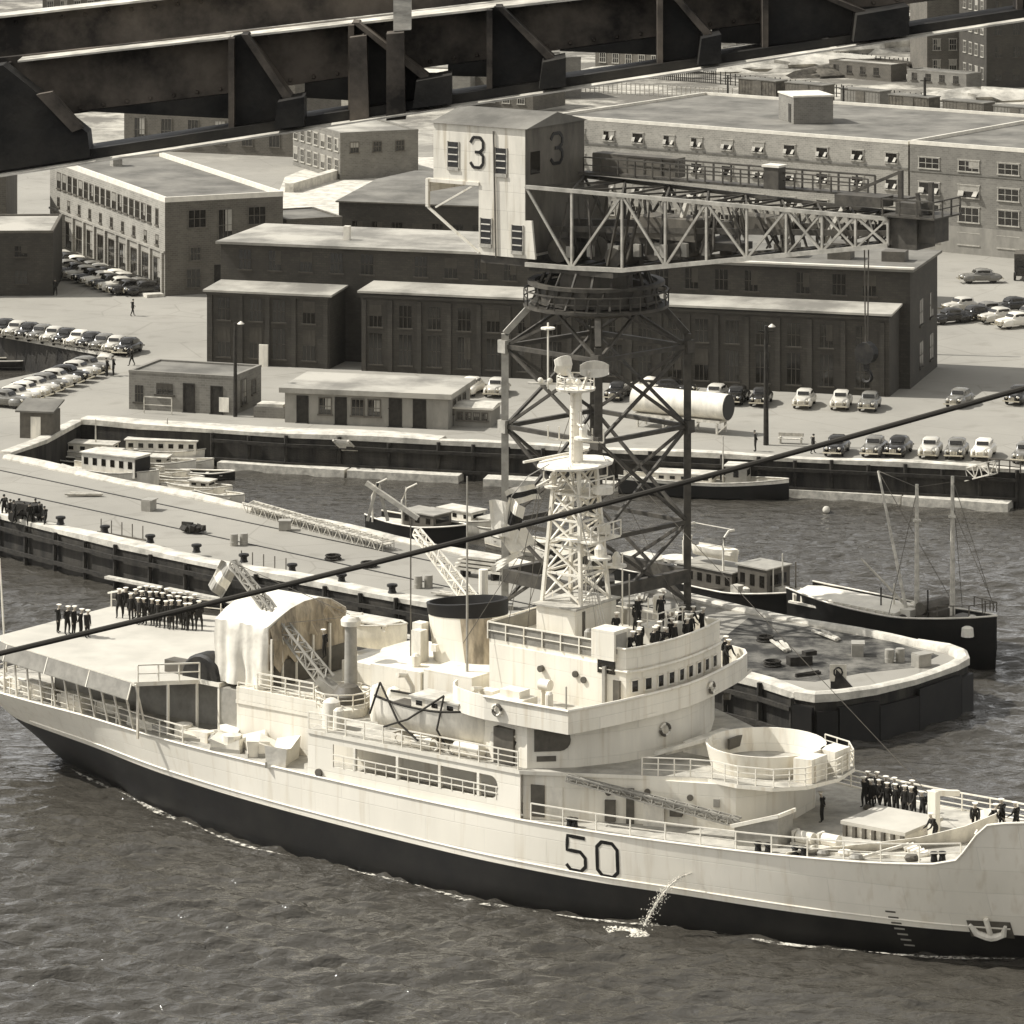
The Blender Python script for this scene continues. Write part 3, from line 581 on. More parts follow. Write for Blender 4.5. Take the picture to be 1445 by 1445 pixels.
for s in ss:
    z=deckz(s)-.02 if s<30 else deckz(s)-.15; h=hbf(s,z)-.04; rg.append([V(s,h,z),V(s,h*.4,z+.08),V(s,-h*.4,z+.08),V(s,-h,z)])
mb.loft(rg,cap=False,closed=False); mb.build('main_deck','deck',ship)
mb=MB()                                        # inside skin of the bow bulwark
for sg in (1,-1):
    mb.loft([[V(s,sg*(hbf(s,z)-.14),z) for z in (deckz(s)-.2,topz(s)-.02)] for s in ss if s>30.3 and s<39.5],cap=False,closed=False)
    for s in (31.5,33,34.5,36): mb.bar(V(s,sg*(hbf(s,7.6)-.2),7.6),V(s,sg*(hbf(s,5.8)-1.0),5.8),.08,.3)
mb.build('bow_bulwark','white',ship)
# numbers painted on the hull
def hullstroke(mb,pts,w_=.21,mi=0,off=.02,side=1):
    P=[Vector(p) for p in pts]; Q=[]
    for a,b in zip(P,P[1:]):
        k=max(1,int((b-a).length/.25)); Q+= [a.lerp(b,i/k) for i in range(k)]
    Q.append(P[-1]); L_=[];R_=[]
    for i,p in enumerate(Q):
        d=(Q[min(i+1,len(Q)-1)]-Q[max(i-1,0)]).normalized(); n=Vector((-d.y,d.x))*w_/2
        for q,l in ((p+n,L_),(p-n,R_)): l.append(V(q.x,side*(hbf(q.x,q.y)+off),q.y))
    mb.loft([[a,b] for a,b in zip(L_,R_)],mi,cap=False,closed=False)
for name,x0,pts in (('hull_number_five',7.55,[(1.35,2.05),(.12,2.05),(.06,1.18),(1.0,1.18),(1.34,.86),(1.34,.32),(1.02,0),(.3,0),(0,.3)]),
                    ('hull_number_zero',9.5,[(.33,0),(1.05,0),(1.38,.34),(1.38,1.71),(1.05,2.05),(.33,2.05),(0,1.71),(0,.34),(.33,0)])):
    for side in (1,-1):
        if side==1:
            mb=MB(); hullstroke(mb,[(x0+a*.90,2.56+b*.93-.035*(x0+a-7.5)) for a,b in pts]); mb.build(name,'black',ship)
mb=MB()
for i in range(7):
    z=.5+i*.33; 
    if i<7: hullstroke(mb,[(26.6-i*.09,z),(27.15-i*.09,z)],.1,0 if z>bootz(26)-.05 else 1)
mb.build('draught_mark',['greydk','grey'],ship)
mb=MB(); hullstroke(mb,[(30.2,1.85),(32.3,1.85)],1.0,0,.03); mb.build('anchor_recess','greydk',ship)
mb=MB(); x=31.2
def hp(s,z,o=.12): return V(s,hbf(s,z)+o,z)
mb.bar(hp(x,2.5),hp(x,1.5),.22,.2); mb.tube([hp(x-.85,2.1),hp(x-.65,1.6),hp(x-.25,1.42),hp(x,1.38),hp(x+.25,1.42),hp(x+.65,1.6),hp(x+.85,2.1)],[.10,.2,.22,.24,.22,.2,.10],7); mb.build('anchor','white2',ship,True)
# small hull openings
mb=MB()
for s,z in ((-10.2,5.25),): mb.tube([V(s,hbf(s,z)-.1,z),V(s,hbf(s,z)+.04,z)],.24,12)
mb.build('porthole','greydk',ship,True)
# ---------------------------------------------- superstructure shells
def mir(P): return P+[(s,-t) for s,t in P[::-1] if t>0.01]
def shape(P,z0,z1,name,m,ms=None): return MB().prism([(s,-t) for s,t in P],z0,z1,0,0 if ms is None else 1).build(name,[m] if ms is None else [m,ms],ship)
L1=mir([(-19.2,6.4),(4.35,6.6),(4.45,9.1),(6.2,8.5),(8.3,7.3),(10.4,6.2),(13,5.2),(15.6,4.1),(16.6,2.5),(17.0,0)])
shape(L1,4.8,7.45,'main_deckhouse','white')
UD=mir([(-19.2,6.5),(-11.2,6.5),(-11.1,9.5),(4.5,9.5),(6.2,8.6),(8.4,7.4),(10.4,6.3),(13,4.9),(14,4.5),(16,4.6),(18,4.0),(19.3,2.5),(19.8,0)])
shape(UD,7.45,7.66,'upper_deck','deck','white')
# starboard and port galleries: plating, openings
for sg in (1,-1):
    mb=MB(); T=9.42*sg; d=.09
    def pl(s0,s1,z0,z1): mb.bx(s0,s1,min(-T,-T+d*sg),max(-T,-T+d*sg),z0,z1)
    pl(-11.1,4.5,4.85,5.75); pl(-11.1,4.5,7.05,7.50); pl(-11.1,-9.2,5.75,7.05); pl(2.9,4.5,5.75,7.05)
    for s in (-7.6,-4.4,-1.3,1.5): mb.bx(s-.09,s+.09,min(-T-.01*sg,-T+.2*sg),max(-T-.01*sg,-T+.2*sg),5.75,7.05)
    for (s,z,a) in ((2.9,7.05,180),(2.9,5.75,90)):   # rounded corners of the opening
        k=.55; P=[(s,z)]+[(s-k+k*math.cos(R(q)),z+(-k+k*math.sin(R(q)))*(1 if z>6 else -1)) for q in range(0,91,15)]
        mb.add([(x,-T,zz) for x,zz in P]+[(x,-T+d*sg,zz) for x,zz in P],[tuple(range(len(P))),tuple(range(len(P),2*len(P)))[::-1]])
    mb.build('gallery_plating','hullwhite',ship)
    q=MB()
    for z in (6.1,6.45): q.bar(V(-9.2,T,z),V(2.9,T,z),.06)
    for i in range(16): q.bar(V(-9.2+i*.8,T,5.75),V(-9.2+i*.8,T,6.45),.05)
    q.build('railing','white',ship)
# quarter fillet aft of the gallery
def rails(name,lst,h=1.0,sp=1.5,n=3,r=.035):
    for P in lst:
        q=MB(); rail(q,[V(*p) for p in P],h,sp,n,r); o=q.build(name,'white',ship)
    return o
def edge(s0,s1,side=1,step=2,inn=.12): 
    k=max(1,int(abs(s1-s0)/step)); return [(s0+(s1-s0)*i/k,side*(hbf(s0+(s1-s0)*i/k,4.9)-inn),deckz(s0+(s1-s0)*i/k)) for i in range(k+1)]
rails('railing',[edge(-42.4,-21.5),edge(-42.4,-12,-1)],1.05,1.45,3,.05)
rails('railing',[[(-42.6,t,5.05) for t in (-4,-2,0,2,4)]],1.05,1.3,3,.05)
rails('railing',[edge(5.2,30.4)],1.0,1.75,2,.05); rails('railing',[edge(5.2,30.4,-1)],1.0,1.6,3,.055)
rails('railing',[[(-11.1,9.35,7.66),(4.3,9.35,7.66)]],1.0,1.4,3,.05); rails('railing',[[(-19.2,6.3,7.66),(-11.3,6.3,7.66)]],1.0,1.3,3,.045)
rails('railing',[[(-11.1,-9.35,7.66),(4.3,-9.35,7.66)]],1.0,1.4,3,.045)
rails('railing',[[(10.6,6.1,7.66),(13,4.8,7.66),(14.2,4.4,7.66),(16,4.5,7.66),(18,3.9,7.66),(19.2,2.5,7.66),(19.65,0,7.66),(19.2,-2.5,7.66),(18,-3.9,7.66),(16,-4.5,7.66)]],1.0,.9,3,.045)
# deckhouse wall details (starboard side and slanting front)
def wallpt(s):  # outer wall of main deckhouse, starboard
    P=[(4.45,9.1),(6.2,8.5),(8.3,7.3),(10.4,6.2),(13,5.2),(15.6,4.1)]
    for (a,b),(c,d) in zip(P,P[1:]):
        if a<=s<=c: k=(s-a)/(c-a); return b+(d-b)*k,math.atan2(d-b,c-a)
    return 6.4,0
def wallitem(name,m,s,z,w_,h_,round_=False,dp=.08):
    t,a=wallpt(s); q=MB()
    if round_: n=(math.sin(-a),math.cos(-a)); q.tube([V(s,t-.02,z),V(s+(-math.sin(a))*dp,t+math.cos(a)*dp,z)],w_/2,12)
    else: q.box(V(s,t,z),(w_,dp*2,h_),rz=-a)
    q.build(name,m,ship,round_)
wallitem('door','greydk',5.3,5.95,.8,1.8); wallitem('door','white2',6.3,5.9,.75,1.8,dp=.05)
wallitem('ventilator','greydk',9.0,5.6,.6,1.2,dp=.25); wallitem('ventilator','greydk',10.0,5.9,.45,2.0,dp=.12)
for s,z in ((8.9,6.6),(10.9,6.75),(13.2,6.6)): wallitem('porthole','greydk',s,z,.36,0,True)
wallitem('locker','white2',11.3,5.5,1.2,1.2,dp=.3); wallitem('hose_reel','greydk',12.5,5.9,.7,.7,dp=.35); wallitem('locker','grey',14.6,6.4,.35,.45,dp=.1)
# ---------------------------------------------- second tier, bridge
L2=mir([(-1.2,7.8),(4.6,8.9),(6.6,7.0),(8.0,4.6),(8.8,2.2),(9.1,0)])
shape(L2,7.66,10.25,'bridge_base','white')
q=MB(); a_=math.atan2(1.9,2.0); q.box(V(5.45,8.12,9.25),(1.5,.1,1.25),rz=a_); q.tube([V(5.95,7.60,9.25),V(6.02,7.67,9.25)],.62,16); q.build('gallery_opening','greydk',ship)
q=MB(); q.box(V(5.4,8.15,8.2),(1.1,.1,.3),rz=a_); q.build('scupper_slot','greydk',ship)
q=MB(); q.tube([V(-3,0,0)]*2,.1) if 0 else None
WG=mir([(-1.8,7.2),(-1.2,8.3),(.2,9.0),(1.8,9.35),(7.7,9.3),(8.6,6.2),(9.2,3.2),(9.5,0)])
shape(WG,10.15,10.35,'bridge_wing_deck','deck','white')
def bulwark(P,z0,z1,th,name,m,closed=False,flare=0):
    mb=MB(); n=len(P); o=[];i_=[]
    for k,(s,t) in enumerate(P):
        a=Vector(P[(k-1)%n] if closed or k>0 else P[k]); b=Vector(P[(k+1)%n] if closed or k<n-1 else P[k]); d=(b-a).normalized(); nr=Vector((d.y,-d.x))
        p=Vector((s,t)); i_.append(p+nr*th); o.append(p)
    rg=[[V(o[k].x,o[k].y,z0),V(o[k].x,o[k].y,z1),V(i_[k].x,i_[k].y,z1),V(i_[k].x,i_[k].y,z0)] for k in range(n)]
    if closed: rg.append(rg[0])
    mb.loft(rg,cap=not closed); return mb.build(name,m,ship)
def dens(P,st=.8):
    Q=[]
    for a,b in zip(P,P[1:]):
        a=Vector(a);b=Vector(b);k=max(1,int((b-a).length/st)); Q+=[tuple(a.lerp(b,i/k)) for i in range(k)]
    return Q+[P[-1]]
bulwark([(-1.8,7.2),(-1.5,7.9),(-1.0,8.5),(-.2,8.9),(.8,9.2),(1.9,9.38),(7.8,9.33),(8.3,7.6),(8.75,5.6),(9.1,3.6),(9.4,1.6),(9.5,0),(9.4,-1.6),(9.1,-3.6),(8.75,-5.6),(8.4,-7.2),(8.0,-8.4),(7.3,-9.2),(6.2,-9.5),(1,-9.4),(-1.8,-8)],10.15,11.5,.12,'wing_bulwark','white')
rb=MB()
P=[(1.9,9.42),(7.84,9.37),(8.34,7.64),(8.8,5.62),(9.15,3.6),(9.45,1.6),(9.55,0),(9.45,-1.6),(9.15,-3.6),(8.8,-5.6),(8.45,-7.2)]
rb.tube([V(s,t,11.48) for s,t in P],.09,6); rb.build('bulwark_rail','white',ship,True)
# life rings on the wing
def ring(c,n,r,name='life_ring'):
    q=MB(); n=Vector(n).normalized(); a=n.cross(Vector((0,0,1))).normalized(); b=n.cross(a); c=Vector(c)
    for part,mi in ((range(0,4),0),(range(4,8),1),(range(8,12),0),(range(12,17),1)):
        q.tube([c+(a*math.cos(k*math.pi/8)+b*math.sin(k*math.pi/8))*r for k in (list(part)+[part[-1]+1] if part[-1]<16 else part)],.09,6,mi)
    return q.build(name,['greydk','white2'],ship,True)
ring(V(2.9,9.5,10.85),V(0,1,0),.3); ring(V(9.15,-2.6,10.75)+V(.28,0,0),V(1,-.12,0),.3); ring(V(8.7,1.6,9.1)+V(.35,0,0),V(1,.35,0),.33)
q=MB(); q.tube([V(8.45,-5.3,9.6),V(8.8,-5.4,9.6)],.2,12); q.build('porthole','greydk',ship,True)
BH=[(-1.9,3.9),(6.6,4.3),(9.0,4.15),(9.55,2),(9.7,0),(9.6,-2),(9.2,-5.2),(6,-5.2),(-1.9,-3.9)]
BH=[(s-.9 if s>8.5 else s,t) for s,t in BH]
shape(BH,10.35,13.0,'wheelhouse','white')
shape([(-1.9,3.9),(6.0,3.9),(6.0,-3.9),(-1.9,-3.9)],13.0,13.25,'upper_platform','white')
OB=[(6.2,4.25),(8.1,4.2),(8.5,3.2),(8.75,1.4),(8.85,0),(8.8,-1.4),(8.6,-3.2),(8.2,-5.2),(4.6,-5.3)]
bulwark(OB,12.9,14.05,.1,'open_bridge_bulwark','white')
rb=MB(); rb.tube([V(s+.03,t+.02,14.05) for s,t in OB],.08,6); rb.build('bulwark_rail','white',ship,True)
bulwark([(6.0,-3.9),(-1.9,-3.9),(-1.95,3.9),(6.0,3.95)],13.25,14.15,.06,'canvas_screen','dodger')
q=MB(); rail(q,[V(6.0,-3.95,13.25),V(-1.95,-3.95,13.25),V(-1.98,3.95,13.25),V(6.0,4.0,13.25)],.98,1.3,2,.05); q.build('railing','white',ship)
# square wheelhouse windows round the front
FW=[(8.1,4.15),(8.65,2),(8.8,0),(8.7,-2),(8.3,-5.2)]
def fpt(t):
    for (a,b),(c,d) in zip(FW,FW[1:]):
        if d<=t<=b: k=(b-t)/(b-d); return a+(c-a)*k, math.atan2(-(d-b),c-a)
for k in range(9):
    t=3.55-k*.98; s,a=fpt(t); q=MB().box(V(s+.01,t,11.85),(.46,.06,.62),rz=a); q.build('window','glass',ship)
    q=MB()
    for dy,dz,wy,wz in ((0,.36,.62,.07),(0,-.36,.62,.07),(.27,0,.07,.72),(-.27,0,.07,.72)): q.box(V(s+.04,t,11.85)+Vector((-math.sin(a)*0,0,dz))+Matrix.Rotation(a,3,'Z')@Vector((dy,0,0)),(wy,.09,wz),rz=a)
    q.build('window_frame','white',ship)
q=MB().tube([V(s+.12,t,12.75) for s,t in OB],.1,6); q.build('cornice','white',ship,True)
for s,z in ((2.1,12.1),(5.2,11.9),(4.6,12.15)): MB().tube([V(s,4.0,z),V(s,4.35,z)],.19,12).build('porthole','greydk',ship,True)
MB().bx(6.65,6.85,-4.5,-4.2,10.4,12.9).build('drain_pipe','grey',ship); MB().bx(7.3,7.75,-4.33,-4.15,10.4,12.2).build('door','greydk',ship)
MB().bx(6.2,7.4,-4.32,-4.1,12.5,13.55).build('side_window','glass',ship)
MB().bx(5.9,7.5,-4.5,-3.1,13.3,15.0).build('chart_cabin','white',ship); MB().bx(7.5,7.54,-4.3,-3.3,13.7,14.8).build('side_window','grey',ship)
q=MB(); q.prism([(5.6,-(-.2)),(7.3,.2),(7.3,2.9),(5.6,2.9)],13.3,14.25); q.build('compass_platform','white2',ship)
q=MB(); rail(q,[(5.7,.3,14.25),(7.2,.3,14.25),(7.2,2.8,14.25)],.9,.9,2,.04); q.build('railing','white',ship)
MB().lathe([(.35,0),(.3,.8),(.38,1.1),(.3,1.35),(.02,1.5)],V(5.2,-3.2,14.1),12).build('binnacle','white',ship,True)
# wing deck details (starboard)
q=MB(); q.prism([(1.2,-6.3),(3.4,-6.3),(3.4,-7.8),(1.2,-7.8)],10.36,11.1); q.prism([(1.6,-6.5),(3.0,-6.5),(3.0,-7.5),(1.6,-7.5)],11.1,11.5); q.build('flag_locker','white',ship)
q=MB(); q.lathe([(.16,0),(.13,1.0)],V(3.0,5.2,10.36),8); q.tube([V(2.8,5.2,11.5),V(3.5,5.2,11.5)],.33,12); q.build('signal_lamp','white',ship,True)
q=MB(); q.bar(V(5.2,8.2,10.4),V(6.9,6.2,10.5),.12); q.bar(V(6.1,7.2,10.4),V(6.1,7.2,12.2),.07); q.build('ensign_stanchion','grey',ship)
# ---------------------------------------------- mast house and lattice mast
MH=[(.2,-2.1),(3.0,-2.1),(3.0,2.0),(.2,2.0)]
MB().prism(MH,13.2,15.2).build('mast_house','white',ship); MB().prism([(.0,-2.3),(3.2,-2.3),(3.2,2.2),(.0,2.2)],15.2,15.3).build('mast_house_roof','deck',ship)
MB().bx(3.0,3.05,-1.4,-1.15,13.6,15.0).build('ladder','greydk',ship)
mt=MB(); Z0,Z1=15.3,23.2; c0=(1.5,0.0); 
def leg(sx,sy,z): k=(z-Z0)/(Z1-Z0); hw=1.4*(1-k)+.85*k; return Vector((c0[0]+sx*hw,sy*hw,z))
for sx in (-1,1):
    for sy in (-1,1): mt.bar(leg(sx,sy,Z0),leg(sx,sy,Z1),.2)
zs=[Z0+.1,17.0,18.6,20.1,21.6,Z1]
for a,b in zip(zs,zs[1:]):
    for (p,q_) in (((-1,-1),(1,-1)),((1,-1),(1,1)),((1,1),(-1,1)),((-1,1),(-1,-1))):
        mt.bar(leg(*p,b),leg(*q_,b),.12); mt.bar(leg(*p,a),leg(*q_,b),.10); mt.bar(leg(*q_,a),leg(*p,b),.10)
mt.build('lattice_mast','white',ship)
mt=MB(); 
for z,r_ in ((19.0,1.5),(21.6,1.2)):
    mt.bx(c0[0]-.4,c0[0]+r_+.7,-r_,r_,z,z+.1); rail(mt,[(c0[0]+r_+.7,-r_,z+.1),(c0[0]+r_+.7,r_,z+.1)],.9,.7,2,.05)
mt.lathe([(.1,0),(.6,.1),(.62,.5),(.1,.6)],(c0[0]+2.1,-.2,21.7),12); mt.lathe([(.1,0),(.4,.1),(.4,.6),(.1,.7)],(c0[0]+1.4,.9,19.1),10)
mt.build('lookout_platform','white2',ship)
tp=MB().lathe([(.9,0),(2.0,.05),(2.0,.16),(.3,.2)],(c0[0],0,Z1),14,sy=1.35); tp.build('mast_platform','white2',ship)
tp=MB().tube([(c0[0],0,Z1),(c0[0],0,27.6)],[.38,.32],12); tp.build('radar_mast','white',ship,True)
tp=MB(); tp.bar((c0[0]-1.8,-2.7,Z1+.35),(c0[0]-1.2,2.9,Z1+.35),.13); tp.bar((c0[0]-1.6,2.0,22.6),(c0[0]+.3,-4.2,22.6),.13); tp.build('yard_arm','white',ship)
tp=MB().lathe([(.25,-.1),(1.15,0),(1.2,.14),(.2,.2)],(c0[0],0,27.6),14); rail(tp,[(c0[0]+1.1*math.cos(a*.785),1.1*math.sin(a*.785),27.75) for a in range(9)],.7,.8,2,.04); tp.build('radar_platform','white2',ship,False)
tp=MB()
def dish(c,yaw,w_,h_,bulge=.3):
    rg=[]
    for i in range(9):
        a=(i/8-.5)*2; y=a*w_/2; hh=h_/2*math.sqrt(max(.05,1-a*a*.7)); x=bulge*a*a
        rg.append([Vector((x,y,-hh)),Vector((x-.12,y,0)),Vector((x,y,hh)),Vector((x+.06,y,hh)),Vector((x-.05,y,0)),Vector((x+.06,y,-hh))])
    m=Matrix.Translation(c)@Matrix.Rotation(yaw,4,'Z'); tp.loft([[m@p for p in r] for r in rg])
dish(Vector((c0[0]-.9,.3,28.9)),R(160),1.2,1.2,.35); dish(Vector((c0[0]+1.5,-.2,29.0)),R(-50),1.7,1.0,.2)
tp.bar((c0[0]-.1,.3,27.7),(c0[0]-.9,.3,28.7),.2); tp.bar((c0[0]+.6,-.2,27.7),(c0[0]+1.4,-.55,28.9),.14); tp.build('radar_scanner','white2',ship)
tp=MB(); tp.bar((c0[0]-2.6,-1.2,27.9),(c0[0]-.2,0,27.9),.12); tp.tube([(c0[0]-1.5,-.7,27.6),(c0[0]-1.5,-.7,31.5)],.06,6); tp.lathe([(.02,0),(.42,.02),(.42,.12),(.02,.14)],(c0[0]-1.5,-.7,31.1),10)
for k in range(5): tp.ball((c0[0]-1.9+k*.5,-.9+k*.25,28.1),.17)
tp.build('aerial','white2',ship)
tp=MB()
for a,b in (((c0[0],0,27),(6.5,4.9,13)),((c0[0],0,27),(-8,4.2,10)),((c0[0],0,23),(-3,-5,13)),((c0[0]-1.9,2.9,23.6),(-4.2,2.9,13.4)),((c0[0]+.3,-4,22.6),(-1.0,-3.6,13.3)),((c0[0]+.2,-3.8,22.6),(.6,-3.6,13.3)),((c0[0],0,26),(26,0,7.5))): tp.bar(a,b,.03)
tp.build('rigging','greydk',ship)
# ---------------------------------------------- funnel and casing
MB().bx(-10.6,-6.8,-4.2,4.2,7.66,10.6).build('engine_casing','white',ship); MB().bx(-6.4,-2.8,-4.4,4.4,7.66,10.9).build('engine_casing','white',ship); MB().bx(-6.8,-6.4,-4.0,4.0,7.66,10.5).build('casing_gap','grey',ship)
def frg(s0,s1,hw,z,rk=0): 
    n=28; cx=(s0+s1)/2; return [(cx+(s1-s0)/2*math.cos(2*math.pi*k/n),hw*math.sin(2*math.pi*k/n),z+rk*math.cos(2*math.pi*k/n)) for k in range(n)]
q=MB().loft([frg(-8.6,-3.2,1.8,9.5),frg(-8.9,-3.5,1.8,11.6),frg(-9.15,-3.8,1.8,13.45,.2)]); fn=q.build('funnel','white',ship,True)
q=MB().loft([frg(-9.18,-3.77,1.83,13.44,.2),frg(-9.3,-3.8,1.86,14.2,.35),frg(-9.1,-4.0,1.7,14.22,.34),frg(-8.9,-4.1,1.6,13.5,.3)]); q.build('funnel_cap','black',fn,True)
q=MB(); A_=[R(286+i*6) for i in range(9)]; q.loft([[((s0+s1)/2+((s1-s0)/2+.03)*math.cos(a),(1.83)*math.sin(a),z+rk*math.cos(a)) for a in A_] for s0,s1,z,rk in ((-8.6,-3.2,9.6,0),(-8.9,-3.5,11.6,0),(-9.15,-3.8,13.42,.2))],cap=False,closed=False); q.build('funnel_patch','brown',fn,True)
MB().bx(-7.6,-7.2,-2.2,-1.9,11.4,11.8).build('steam_whistle','white2',fn)
for s,t,h in ((-9.0,1.4,3.9),(-8.6,2.0,3.6)): MB().bx(s-.35,s+.35,-t-.35,-t+.35,10.6,10.6+h-1.7).build('ventilator','white2',ship)
MB().tube([V(-7.0,-2.2,10.6),V(-7.0,-2.2,15.6)],[.3,.28],10).build('exhaust_pipe','white2',ship,True)
q=MB()
for k in range(4): q.bx(-5.9+k*.95,-5.3+k*.95,-5.0,-4.42,8.6,9.4)
q.build('fire_bucket_rack','greydk',ship)
for s in (-9.2,-8.0): MB().lathe([(.5,0),(.5,1.6),(.35,2.0),(.05,2.15)],V(s,5.2,7.66),12).build('mushroom_vent','white2',ship,True)
for s,t in ((1.9,8.0),(-10.3,8.2),(-1.7,6.4)): MB().lathe([(.55,0),(.55,1.0),(.5,1.5),(.2,1.7),(.02,1.72)],V(s,t,7.66),12).build('mushroom_vent','white2',ship,True)
MB().bx(2.2,3.6,-8.9,-7.5,7.67,9.7).build('hose_locker','greydk',ship)
q=MB().tube([V(-.6,8.7,8.05),V(1.2,8.7,8.05)],.45,12); q.build('life_raft_canister','white',ship,True)
q=MB().tube([V(-3.6,8.8,8.0),V(-2.2,8.8,8.0)],.4,12); q.build('life_raft_canister','white',ship,True)
# kingpost and its platform
kp=MB().tube([V(-12.1,4.2,7.66),V(-12.1,4.2,13.1)],[.42,.36],12); kp.build('kingpost','grey',ship,True)
q=MB().lathe([(.6,0),(.62,.3),(.45,.5)],V(-12.1,4.2,12.7),12); q.bar(V(-12.1,4.2,13.3),V(-11.2,4.2,13.5),.15); q.build('kingpost_head','white2',ship,True)
q=MB().lathe([(1.5,0),(1.55,.5),(1.0,.7)],V(-11.9,5.2,7.66),16); q.build('crane_turntable','white2',ship,True)
q=MB().loft([[V(-11.6+1.0*math.cos(a)*k,5.1+1.0*math.sin(a)*k,8.3+zz) for a in [i*math.pi/6 for i in range(12)]] for k,zz in ((1,0),(1,.5),(.6,1.0),(.1,1.15))]); q.build('motor_cowl','greydk',ship,True)
q=MB(); rail(q,[V(-11.9+1.7*math.cos(a*math.pi/6),5.2+1.7*math.sin(a*math.pi/6),8.1) for a in range(12)],1.0,.9,3,.05,closed=True); q.build('railing','white',ship)
def lattice(mb,p,q,w_,bays,r=.06,taper=.5,mi=0):
    p=Vector(p);q=Vector(q);d=(q-p).normalized(); a=d.cross(Vector((0,0,1))).normalized(); b=a.cross(d)
    def c(t,i): ww=w_*(1-(1-taper)*t); return p.lerp(q,t)+a*ww/2*(1,-1,-1,1)[i]+b*ww/2*(1,1,-1,-1)[i]
    for i in range(4): mb.bar(c(0,i),c(1,i),r*1.5,mi=mi)
    for k in range(bays):
        t0,t1=k/bays,(k+1)/bays
        for i in range(4):
            j=(i+1)%4; mb.bar(c(t1,i),c(t1,j),r,mi=mi); mb.bar(c(t0,i) if k%2 else c(t0,j),c(t1,j) if k%2 else c(t1,i),r,mi=mi)
q=MB(); lattice(q,V(-13.3,5.0,9.3),V(-21.6,4.0,15.2),.75,14,.07); q.build('crane_boom','grey',ship)
q=MB(); q.box(V(-13.1,5.1,8.9),(1.6,.9,.8),rz=.2,ry=.5); q.build('boom_heel','grey',ship)
q=MB(); q.bar(V(-12.1,4.2,13.3),V(-21.5,4.0,15.2),.03); q.bar(V(-12.1,4.2,13.2),V(-17.0,4.5,12.2),.03); q.build('topping_wire','greydk',ship)
q=MB(); lattice(q,V(-8.6,-6.0,10.6),V(-17.5,-9,15.5),.85,14,.06); q.build('crane_boom','white2',ship)
MB().lathe([(.6,0),(.5,3.0)],V(-8.4,-6.0,7.66),10).build('kingpost','white2',ship,True)
MB().tube([V(-9.9,1.2,10.6),V(-9.9,1.2,18.8)],.045,6).build('whip_aerial','greydk',ship); MB().tube([V(-4.0,3.3,10.9),V(-4.0,3.3,22.4)],[.09,.05],6).build('whip_aerial','grey',ship)
# ---------------------------------------------- flight deck and hangar
FD=[(-40.2,5.6),(-38,6.5),(-24.9,9.3),(-22.2,6.4),(-20.6,6.4),(-20.6,-6.4),(-22.2,-6.4),(-24.9,-9.0),(-38,-6.3),(-40.2,-5.4)]
shape(FD,8.15,8.4,'flight_deck','fdeck','white')
q=MB(); z=8.3
NP=[(-40.4,5.7),(-38.1,6.6),(-33.7,7.55),(-29.3,8.5),(-25.0,9.45)]
for a,b in zip(NP,NP[1:]):
    A=V(a[0],a[1],8.38);B=V(b[0],b[1],8.38); q.add([A,B,B+V(.0,.35,-.95),A+V(0,.35,-.95)],[(0,1,2,3)])
    q.bar(A+V(0,.35,-.95),B+V(0,.35,-.95),.06)
q.build('safety_net','dodger',ship)
q=MB()
for a in NP: q.bar(V(a[0],a[1],8.35),V(a[0],a[1]+.38,7.4),.07)
for k in range(13):
    s=-40+k*1.27; t=interp(DKH,s)-.15; q.bar(V(s,min(t,interp([(p[0],p[1]) for p in NP],s)) ,5.0),V(s,interp([(p[0],p[1]) for p in NP],s)-.1,8.3),.1)
for s,t in ((-24.8,9.1),(-22.3,6.5),(-20.7,6.3),(-23.5,7.8)): q.bar(V(s,t,4.95),V(s,t,8.2),.13)
q.build('deck_pillar','white',ship)
rails('railing',[[(-25,-9,8.4),(-38,-6.2,8.4),(-40.1,-5.3,8.4)]],1.0,2.0,2,.05)
MB().bar(V(-40.0,-4.9,9.4),V(-38.2,-4.6,9.9),.12).build('net_stanchion','white',ship)
q=MB().bx(-20.8,-19.3,-6.3,6.3,4.95,8.15); q.build('bulkhead','grey',ship)
q=MB(); q.bx(-36,-21.0,-4.5,4.5,4.95,8.1); q.build('hangar_workshop','grey',ship)
rails('railing',[[(-24.7,9.2,8.4),(-22.1,6.5,8.4)]],1.05,1.2,2,.06)
q=MB(); P=[V(-21.2,6.1,8.4),V(-20.9,6.0,9.3)]
hg=thing('canvas_hangar','white canvas shelter with a torn tan opening at the forward end of the flight deck','shelter',SO,SA)
q=MB(); n=12; rg=[]
zE,zR=12.15,13.25; ta,tb=6.05,-1.4
for ii in range(27):
    s=-21.3+ii*.1635; f=math.sin(s*3.1)+.6*math.sin(s*5.7+1)+.35*math.sin(s*9.3); r=[]
    for k in range(9): z=8.45+(zE-8.45)*k/8; w_=(1-k/9)**.8; r.append(V(s+.05*math.sin(k*1.3+s),ta+.13*f*w_*(1+.3*math.sin(k*.9+s*2))+.25*max(0,.35-k/8)*(ii<12),z-.06*f*(k>6)))
    r+=[V(s,5.0,zE+.55+.05*f),V(s,3.9,zR-.2+.05*f),V(s,2.6,zR+.03*f),V(s,1.2,zR-.05),V(s,0,zR-.35),V(s,tb,zE),V(s,tb,8.45)]; rg.append(r)
q.loft(rg,cap=True,closed=True); q.build('canvas_end','canvas',hg,60)
AR_=[(6.0,8.45),(6.02,9.6),(6.0,11),(5.95,12.1),(3.9,13.0),(2.6,13.2),(1.2,13.15),(0,12.85),(-1.35,12.1),(-1.4,8.45)]
q=MB(); q.add([V(-17.02,t,z) for t,z in AR_[1:]],[tuple(range(9))]); q.build('shelter_inside','brown',hg)
q=MB(); n_=14
hi=[(5.9-7.2*i/n_) for i in range(n_+1)]
